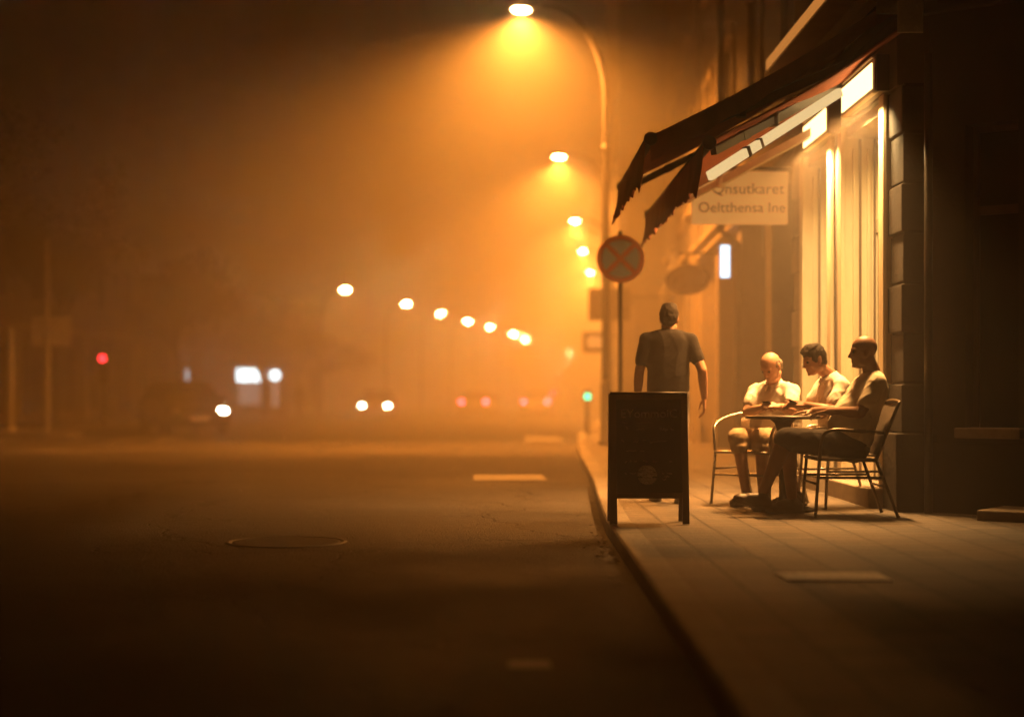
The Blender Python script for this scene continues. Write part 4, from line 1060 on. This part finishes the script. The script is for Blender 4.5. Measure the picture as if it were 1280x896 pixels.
def person(label, J, st, group=None):
    """J holds the joints in world space; st the look"""
    hip, chest, neck, headc = V(J['hip']), V(J['chest']), V(J['neck']), V(J['head'])
    sdr = (V(J['shR']) - V(J['shL'])).normalized()                 # towards the right hand
    spine = (chest - hip).normalized(); fw = spine.cross(sdr).normalized()
    if fw.dot(V(J['face'])) < 0: fw = -fw
    sw = (V(J['shR']) - V(J['shL'])).length / 2; hw = st.get('hw', .15); belly = st.get('belly', .02); dpt = st.get('depth', 1.0)
    lv = torso_levels(hip, chest, sdr, fw, hw, sw, belly, dpt)
    base = V((hip.x, hip.y, 0))
    b = MB()
    # ---- body
    for c_, wd, dp in lv: b.cap(c_ - sdr * max(.01, wd - dp), c_ + sdr * max(.01, wd - dp), dp - .006, dp - .006, 14)
    b.cap(chest + spine * .0, neck, .085, .060)
    for s in 'LR': b.cap(neck.lerp(chest, .35), V(J['sh' + s]) + spine * .0, .052, .042 * st.get('k', 1.0))
    F, U, S, P, eyes = head_prims(b, headc, J['face'], neck, st.get('hs', 1.0), st.get('heavy', 0), J.get('headup', (0, 0, 1)), st.get('nose', 1.0))
    k = st.get('k', 1.0)
    for s in 'LR':
        sh, el, wr = V(J['sh' + s]), V(J['el' + s]), V(J['wr' + s])
        b.ell(sh, (.055 * k,) * 3); b.cap(sh, el, .052 * k, .043 * k); b.ell(sh.lerp(el, .45), (.052 * k,) * 3)
        b.cap(el, el.lerp(wr, .35), .043 * k, .043 * k); b.cap(el.lerp(wr, .35), wr, .043 * k, .028 * k)
        D, Nn, cu = J['hand' + s]
        hand_prims(b, wr, D, Nn, (1 if s == 'L' else -1), cu)
        hp, kn, an = V(J['hp' + s]), V(J['kn' + s]), V(J['an' + s])
        b.cap(hp, kn, .088 * k, .060 * k); b.cap(kn, an, .057 * k, .038 * k)
        back = (hp - kn).normalized() * .018 if st.get('sit', True) else -fw * .02
        b.cap(kn.lerp(an, .18) + back, kn.lerp(an, .55) + back * .6, .055 * k, .046 * k)
        toe = V(J['toe' + s]); b.cap(an + V((0, 0, -.02)), an.lerp(toe, .6) + V((0, 0, -.01)), .034, .018)
    body = remeshed(b, 'person', st['skin'], None, .0062, 4)
    tag(body, label, 'person', group)
    eyes.build('eyes', M['eye'], body)
    # ---- shirt
    b = MB(); inf = st.get('loose', .016)
    lo = st.get('hem', 1)
    fine = []
    for (c0, w0, d0), (c1, w1, d1) in zip(lv, lv[1:]):
        for q in range(4): fine.append((c0.lerp(c1, q / 4), w0 + (w1 - w0) * q / 4, d0 + (d1 - d0) * q / 4))
    fine.append(lv[-1])
    for i4, (c_, wd, dp) in enumerate(fine):
        i = i4 / 4
        if i < lo: continue
        w2 = max(wd, hw * 1.02, sw * .80) if i < 6 else wd
        ex = inf * (1.35 if i <= 3 else 1.1)
        b.cap(c_ - sdr * max(.01, w2 - dp), c_ + sdr * max(.01, w2 - dp), dp + ex, dp + ex, 16)
    b.cap(chest, neck.lerp(chest, .42), .088 + inf * .6, .068)
    for s in 'LR':
        sh, el = V(J['sh' + s]), V(J['el' + s]); e = sh.lerp(el, st.get('sleeve', .62))
        b.ell(sh, (.060 * k + inf * .5,) * 3); b.cap(sh, e, .058 * k + inf * .45, .050 * k + inf * .75, 16); b.cap(neck.lerp(chest, .35), sh + spine * .012, .060, .050 * k, 14)
    remeshed(b, 'shirt', st['shirt'], body, .0095, 26, st.get('wr', .008), 7.0, cloth=True)
    if st.get('collar'):
        b = MB(); cc = neck.lerp(headc, .10); ring = []
        for i in range(19):
            a = -PI * 1.38 + 2 * PI * .88 * i / 18 + PI * .0
            ring.append(cc + sdr * .071 * math.cos(a) + fw * (.068 * math.sin(a) + .004) + spine * (-.016 - .018 * math.sin(a)))
        for p_, q_ in zip(ring, ring[1:]):
            b.cap(p_, q_, .011, .011, 8); b.cap(p_ - spine * .014 + (p_ - cc).normalized() * .010, q_ - spine * .014 + (q_ - cc).normalized() * .010, .011, .011, 8)
        for e_ in (ring[0], ring[-1]): b.cap(e_ - spine * .01, e_ - spine * .045 + fw * .012, .013, .007, 8)
        remeshed(b, 'collar', st['shirt'], body, .006, 2)
    # ---- shorts or trousers
    b = MB()
    for i, (c_, wd, dp) in enumerate(lv[:3]): b.cap(c_ - sdr * max(.01, wd - dp), c_ + sdr * max(.01, wd - dp), dp + .008, dp + .008, 16)
    for s in 'LR':
        hp, kn, an = V(J['hp' + s]), V(J['kn' + s]), V(J['an' + s])
        e = st.get('leg', .8)
        if e <= 1: b.cap(hp, hp.lerp(kn, e), .106 * k, .090 * k, 16)
        else:
            b.cap(hp, kn, .104 * k, .086 * k, 16); b.cap(kn, kn.lerp(an, e - 1), .083 * k, .066 * k, 16); b.cap(kn.lerp(an, .15) - fw * (.02 if not st.get('sit', True) else 0), kn.lerp(an, min(.5, e - 1)), .080 * k, .072 * k, 16)
    remeshed(b, st.get('legname', 'shorts'), st['pants'], body, .0095, 10, .0055, 6.0, cloth=True)
    # ---- shoes
    for s in 'LR':
        an, toe = V(J['an' + s]), V(J['toe' + s]); d = (toe - an); dh = V((d.x, d.y, 0)).normalized(); pitch = J.get('pitch' + s, 0.0)
        up_ = V((0, 0, 1)); f_ = (dh * math.cos(pitch) + up_ * math.sin(pitch)); u_ = (up_ * math.cos(pitch) - dh * math.sin(pitch)); sd = f_.cross(u_)
        o_ = an - u_ * (an.z if pitch == 0 else .095) + u_ * .0
        if pitch == 0: o_ = V((an.x, an.y, 0))
        b = MB()
        hh = .028
        b.cap(o_ - f_ * .045 + u_ * .050, o_ + f_ * .06 + u_ * .052, .048, .048); b.cap(o_ + f_ * .05 + u_ * .045, o_ + f_ * .165 + u_ * .038, .048, .040); b.cap(o_ + f_ * .01 + u_ * .075, o_ + f_ * .10 + u_ * .055, .046, .042)
        b.ell(o_ + f_ * .16 + u_ * .036, (.060, .050, .036), (f_, sd, u_)); b.cap(o_ - f_ * .03 + u_ * .06, o_ - f_ * .005 + u_ * .090, .048, .050)
        so = remeshed(b, 'shoe', st['shoe'], body, .008, 3)
        b = MB(); ring = []
        for i in range(24):
            a = 2 * PI * i / 24; ca, sa = math.cos(a), math.sin(a)
            ring.append((.058 + .165 * ca, (.053 - .008 * (1 if ca < 0 else 0) * -ca) * sa))
        vs = [o_ + f_ * x_ + sd * y_ + u_ * z_ for z_ in (.002, .022) for x_, y_ in ring]
        b.add(vs, [tuple(range(24))[::-1], tuple(range(24, 48))] + [(i, (i + 1) % 24, 24 + (i + 1) % 24, 24 + i) for i in range(24)])
        b.build('sole', M['sole'], so)
    # ---- hair
    hstyle = st.get('hair')
    if hstyle:
        b = MB(); hk = st.get('hs', 1.0); ax = (S, F, U)
        E = lambda c_, r_: b.ell(c_, [q * hk for q in r_], ax, 20, 14)
        if hstyle == 'short':
            E(P(0, -.020, .046), (.084, .096, .082)); E(P(0, -.050, .005), (.076, .062, .075)); E(P(0, -.062, -.035), (.058, .040, .045)); E(P(0, .050, .088), (.058, .040, .030)); E(P(0, .0, .10), (.07, .08, .04))
            for s in (-1, 1): E(P(s * .068, .018, .02), (.014, .020, .040))
        elif hstyle == 'fringe':
            E(P(0, -.062, -.008), (.072, .046, .050)); E(P(0, -.055, -.04), (.06, .045, .04))
            for s in (-1, 1): E(P(s * .070, -.022, .015), (.013, .040, .036))
        remeshed(b, 'hair', st['hairmat'], body, .006, 1, .006, 48.0)
    return body, (F, U, S, P)

# walking man, seen from behind
X, Y = 1.46, 13.9
person('man in a dark polo shirt and grey trousers walking away along the pavement', dict(
    hip=(X, Y, .93), chest=(X + .005, Y - .01, 1.43), neck=(X + .005, Y + .005, 1.47), head=(X + .012, Y + .03, 1.588), face=(.18, 1, -.10),
    shL=(X - .185, Y - .005, 1.405), shR=(X + .190, Y - .005, 1.40), elL=(X - .250, Y + .02, 1.115), elR=(X + .285, Y - .09, 1.14), wrL=(X - .26, Y + .08, .885), wrR=(X + .325, Y + .08, .90),
    handL=((.02, .18, -1), (-1, 0, 0), .45), handR=((.02, .18, -1), (1, 0, 0), .45),
    hpL=(X - .085, Y, .92), hpR=(X + .085, Y, .92), knL=(X - .10, Y + .13, .51), knR=(X + .09, Y - .02, .50), anL=(X - .09, Y + .10, .095), anR=(X + .085, Y - .20, .10),
    toeL=(X - .10, Y + .29, .03), toeR=(X + .10, Y - .02, .03)),
    dict(skin=M['skin'], shirt=M['shirt_dark'], pants=M['grey_cloth'], shoe=M['shoe'], hair='short', hairmat=M['hair'], leg=1.93, legname='trousers', hem=1, hw=.155, belly=.01, sit=False, collar=True, sleeve=.62, loose=.02, wr=.0045))

# man in beige t-shirt, nearest, in profile
person('man with shaved head in beige t-shirt and dark shorts, legs stretched out, facing the street', dict(
    hip=(2.74, 12.40, .545), chest=(2.885, 12.40, 1.05), neck=(2.880, 12.40, 1.11), head=(2.815, 12.40, 1.262), face=(-1, .02, -.10),
    shL=(2.885, 12.21, 1.02), shR=(2.875, 12.59, 1.02), elL=(2.74, 12.17, .795), elR=(2.70, 12.66, .80), wrL=(2.545, 12.38, .80), wrR=(2.50, 12.78, .80),
    handL=((-.72, .70, -.15), (0, 0, 1), .42), handR=((-1, .1, -.1), (0, 0, 1), .35),
    hpL=(2.72, 12.31, .545), hpR=(2.72, 12.49, .545), knL=(2.185, 12.29, .585), knR=(2.24, 12.52, .575), anL=(2.005, 12.25, .155), anR=(2.30, 12.60, .10),
    toeL=(1.80, 12.22, .10), toeR=(2.08, 12.56, .03), pitchL=R(14)),
    dict(skin=M['skin_dark'], shirt=M['shirt_beige'], pants=M['shorts_dark'], shoe=M['shoe'], hair=None, hw=.165, belly=.055, heavy=.012, hs=1.04, leg=.97, k=1.06, depth=1.08, loose=.02, nose=1.0, sleeve=.66))
# man with dark hair
person('man with short dark hair in a light shirt looking down at his phone', dict(
    hip=(2.86, 13.32, .545), chest=(2.765, 13.27, 1.03), neck=(2.735, 13.26, 1.09), head=(2.595, 13.22, 1.215), face=(-.92, -.26, -.34), headup=(-.1, 0, 1),
    shL=(2.80, 13.085, 1.00), shR=(2.715, 13.445, 1.00), elL=(2.68, 12.98, .80), elR=(2.585, 13.44, .82), wrL=(2.505, 13.075, .845), wrR=(2.45, 13.24, .84),
    handL=((-.85, .25, .12), (.25, -.45, .45), .65), handR=((-.72, -.55, .1), (.1, .5, .55), .7),
    hpL=(2.83, 13.23, .545), hpR=(2.83, 13.41, .545), knL=(2.335, 13.15, .575), knR=(2.36, 13.36, .57), anL=(2.40, 13.12, .10), anR=(2.47, 13.36, .10),
    toeL=(2.20, 13.06, .03), toeR=(2.27, 13.31, .03)),
    dict(skin=M['skin'], shirt=M['shirt_cream'], pants=M['khaki'], shoe=M['shoe'], hair='short', hairmat=M['hair'], hw=.155, belly=.02, leg=.98, collar=True, sleeve=.66, loose=.02))
# bald man
person('bald man in an off-white polo shirt and khaki shorts bent over his phone', dict(
    hip=(2.36, 13.80, .545), chest=(2.345, 13.70, .985), neck=(2.335, 13.665, 1.035), head=(2.300, 13.585, 1.165), face=(-.60, -.52, -.62), headup=(-.35, -.3, 1),
    shL=(2.475, 13.575, .955), shR=(2.205, 13.815, .955), elL=(2.44, 13.40, .80), elR=(2.10, 13.62, .775), wrL=(2.315, 13.275, .83), wrR=(2.205, 13.385, .825),
    handL=((-.72, -.42, .12), (.3, -.25, .6), .7), handR=((.25, -.85, .12), (-.55, -.15, .5), .7),
    hpL=(2.42, 13.73, .545), hpR=(2.29, 13.85, .545), knL=(2.19, 13.44, .565), knR=(2.00, 13.46, .565), anL=(2.20, 13.40, .10), anR=(2.065, 13.42, .10),
    toeL=(2.08, 13.24, .03), toeR=(1.93, 13.27, .03)),
    dict(skin=M['skin_old'], shirt=M['shirt_white'], pants=M['khaki'], shoe=M['shoe'], hair='fringe', hairmat=M['hair_grey'], hw=.16, belly=.04, leg=1.12, collar=True, heavy=.008, sleeve=.64, loose=.02))
# phones
def phone(label, x, y, z, rz, tilt):
    t = thing('phone', label, 'phone', (x, y, z), rz)
    m = wmat(t) @ Matrix.Rotation(tilt, 4, 'Y')
    MB().box((-.072, -.036, -.004), (.072, .036, .004), .003, m).build('case', M['phone'], t)
    MB().box((-.066, -.032, .0043), (.066, .032, .0052), 0, m).build('screen', M['glass'], t)
    return t
phone('black phone held by the man with dark hair', 2.405, 13.105, .865, R(20), R(24))
phone('black phone held by the bald man', 2.225, 13.265, .845, R(60), R(24))

# distant pedestrian
def walker(label, x, y, h, seed):
    k = h / 1.75; z0 = gz(y) - (KH if kerb(y) - ROADW < x < kerb(y) else 0)
    b = MB(); P = lambda a, c, z: V((x + a * k, y + c * k, z0 + z * k))
    b.ell(P(0, 0, 1.63), (.075 * k, .09 * k, .11 * k)); b.cap(P(0, 0, 1.44), P(0, 0, 1.56), .055 * k, .05 * k)
    for z, wd, r in ((.92, .06, .11), (1.08, .05, .11), (1.25, .08, .115), (1.38, .12, .09)): b.cap(P(-wd, 0, z), P(wd, 0, z), r * k, r * k)
    for s in (-1, 1):
        b.cap(P(s * .2, 0, 1.38), P(s * .25, -.02, 1.1), .055 * k, .045 * k); b.cap(P(s * .25, -.02, 1.1), P(s * .25, .06, .84), .043 * k, .03 * k); b.cap(P(s * .25, .06, .84), P(s * .25, .08, .74), .035 * k, .02 * k)
        b.cap(P(s * .09, 0, .9), P(s * .10, .10 * s, .5), .09 * k, .06 * k); b.cap(P(s * .10, .10 * s, .5), P(s * .10, -.02 * s, .08), .058 * k, .04 * k); b.cap(P(s * .1, -.02 * s, .05), P(s * .1, -.02 * s - .16, .03), .045 * k, .03 * k)
    o = remeshed(b, 'person', M['shorts_dark'], None, .02, 3)
    tag(o, label, 'person')
walker('lone dark figure crossing the road in the haze', -9.75, 78, 1.75, 1)
walker('dark figure standing on the left pavement beneath the trees', -13.4, 62, 1.75, 2)
walker('dark figure on the left pavement just beside the parked car', -14.6, 70, 1.7, 3)

# ------------------------------------------------------------------ ground details
t = thing('manhole_cover', 'round cast iron manhole cover in the road', 'manhole cover', (-1.52, 11.4, -KH))
c = V((-1.52, 11.4, -KH))
MB().lathe([(.0, .004), (.40, .004), (.403, .009), (.420, .009), (.424, .004), (.43, .003)], 48, c).build('ring', mat('worn_iron_rim', (.020, .017, .014), .6, .6, 30, .6, 90, spec=.25), t)
cm = mat('studded_iron', (.006, .005, .0045), .75, .4, 20, .3, 60, spec=.06); nt, N, L = nodes_of(cm)
ck = N.new('ShaderNodeTexChecker'); ck.inputs['Scale'].default_value = 22; tc = N.new('ShaderNodeTexCoord'); L.new(tc.outputs['Object'], ck.inputs['Vector'])
bp_ = N.new('ShaderNodeBump'); bp_.inputs['Strength'].default_value = 1; bp_.inputs['Distance'].default_value = .02; L.new(ck.outputs['Fac'], bp_.inputs['Height']); L.new(bp_.outputs[0], N['Principled BSDF'].inputs['Normal'])
MB().lathe([(0, .006), (.36, .006), (.385, .0055), (.385, .0045)], 48, c).build('cover', cm, t)
pc = MB().box((1.44, 8.05, -.002), (1.98, 8.40, .006), .003)
for i in range(9): pc.box((1.47 + i * .056, 8.08, .0062), (1.505 + i * .056, 8.37, .0085), .001)
tag(pc.build('access_cover', M['sign_back']), 'flat rectangular metal access cover in the pavement', 'access cover')
lt = MB(); r = random.Random(5)
for i in range(240):
    y = 10.0 + abs(r.gauss(0, 1)) * .9 if i < 200 else r.uniform(7, 16)
    x = kerb(y) - .03 - abs(r.gauss(0, .07)); s = r.uniform(.008, .024); z = -KH + .006 + r.uniform(0, .012)
    a = r.uniform(0, 2 * PI); u = V((math.cos(a), math.sin(a), r.uniform(-.3, .3))) * s; w_ = V((-math.sin(a), math.cos(a), r.uniform(-.3, .5))) * s * .6
    p = V((x, y, z)); lt.add([p - u, p + w_, p + u, p - w_], [(0, 1, 2, 3)])
tag(lt.build('fallen_leaves', M['litter'], recalc=False), 'damp leaf litter gathered in the gutter along the kerb', 'litter', kind='stuff')

# ------------------------------------------------------------------ camera and render settings
cam = bpy.data.cameras.new('camera'); co = bpy.data.objects.new('camera', cam); COL.objects.link(co)
co.location = (0, 0, .95); co.rotation_euler = (R(90), 0, 0)
cam.sensor_width = 36; cam.lens = 56.25; cam.shift_x = 15 / 1280; cam.shift_y = 42 / 1280
cam.clip_start = .1; cam.clip_end = 1500
cam.dof.use_dof = True; cam.dof.focus_distance = 12.5; cam.dof.aperture_fstop = .71
sc.camera = co
sc.render.engine = 'CYCLES'
cy = sc.cycles
cy.use_denoising = True
try: cy.denoiser = 'OPENIMAGEDENOISE'
except Exception: pass
cy.use_adaptive_sampling = False
cy.max_bounces = 6; cy.diffuse_bounces = 3; cy.glossy_bounces = 3; cy.transmission_bounces = 2; cy.volume_bounces = 1
cy.sample_clamp_indirect = 4.0; cy.sample_clamp_direct = 0
cy.use_light_tree = True
cy.caustics_reflective = False; cy.caustics_refractive = False
vs_ = sc.view_settings
vs_.view_transform = 'Standard'; vs_.look = 'None'; vs_.exposure = 0.0; vs_.gamma = 1.0; vs_.use_curve_mapping = False
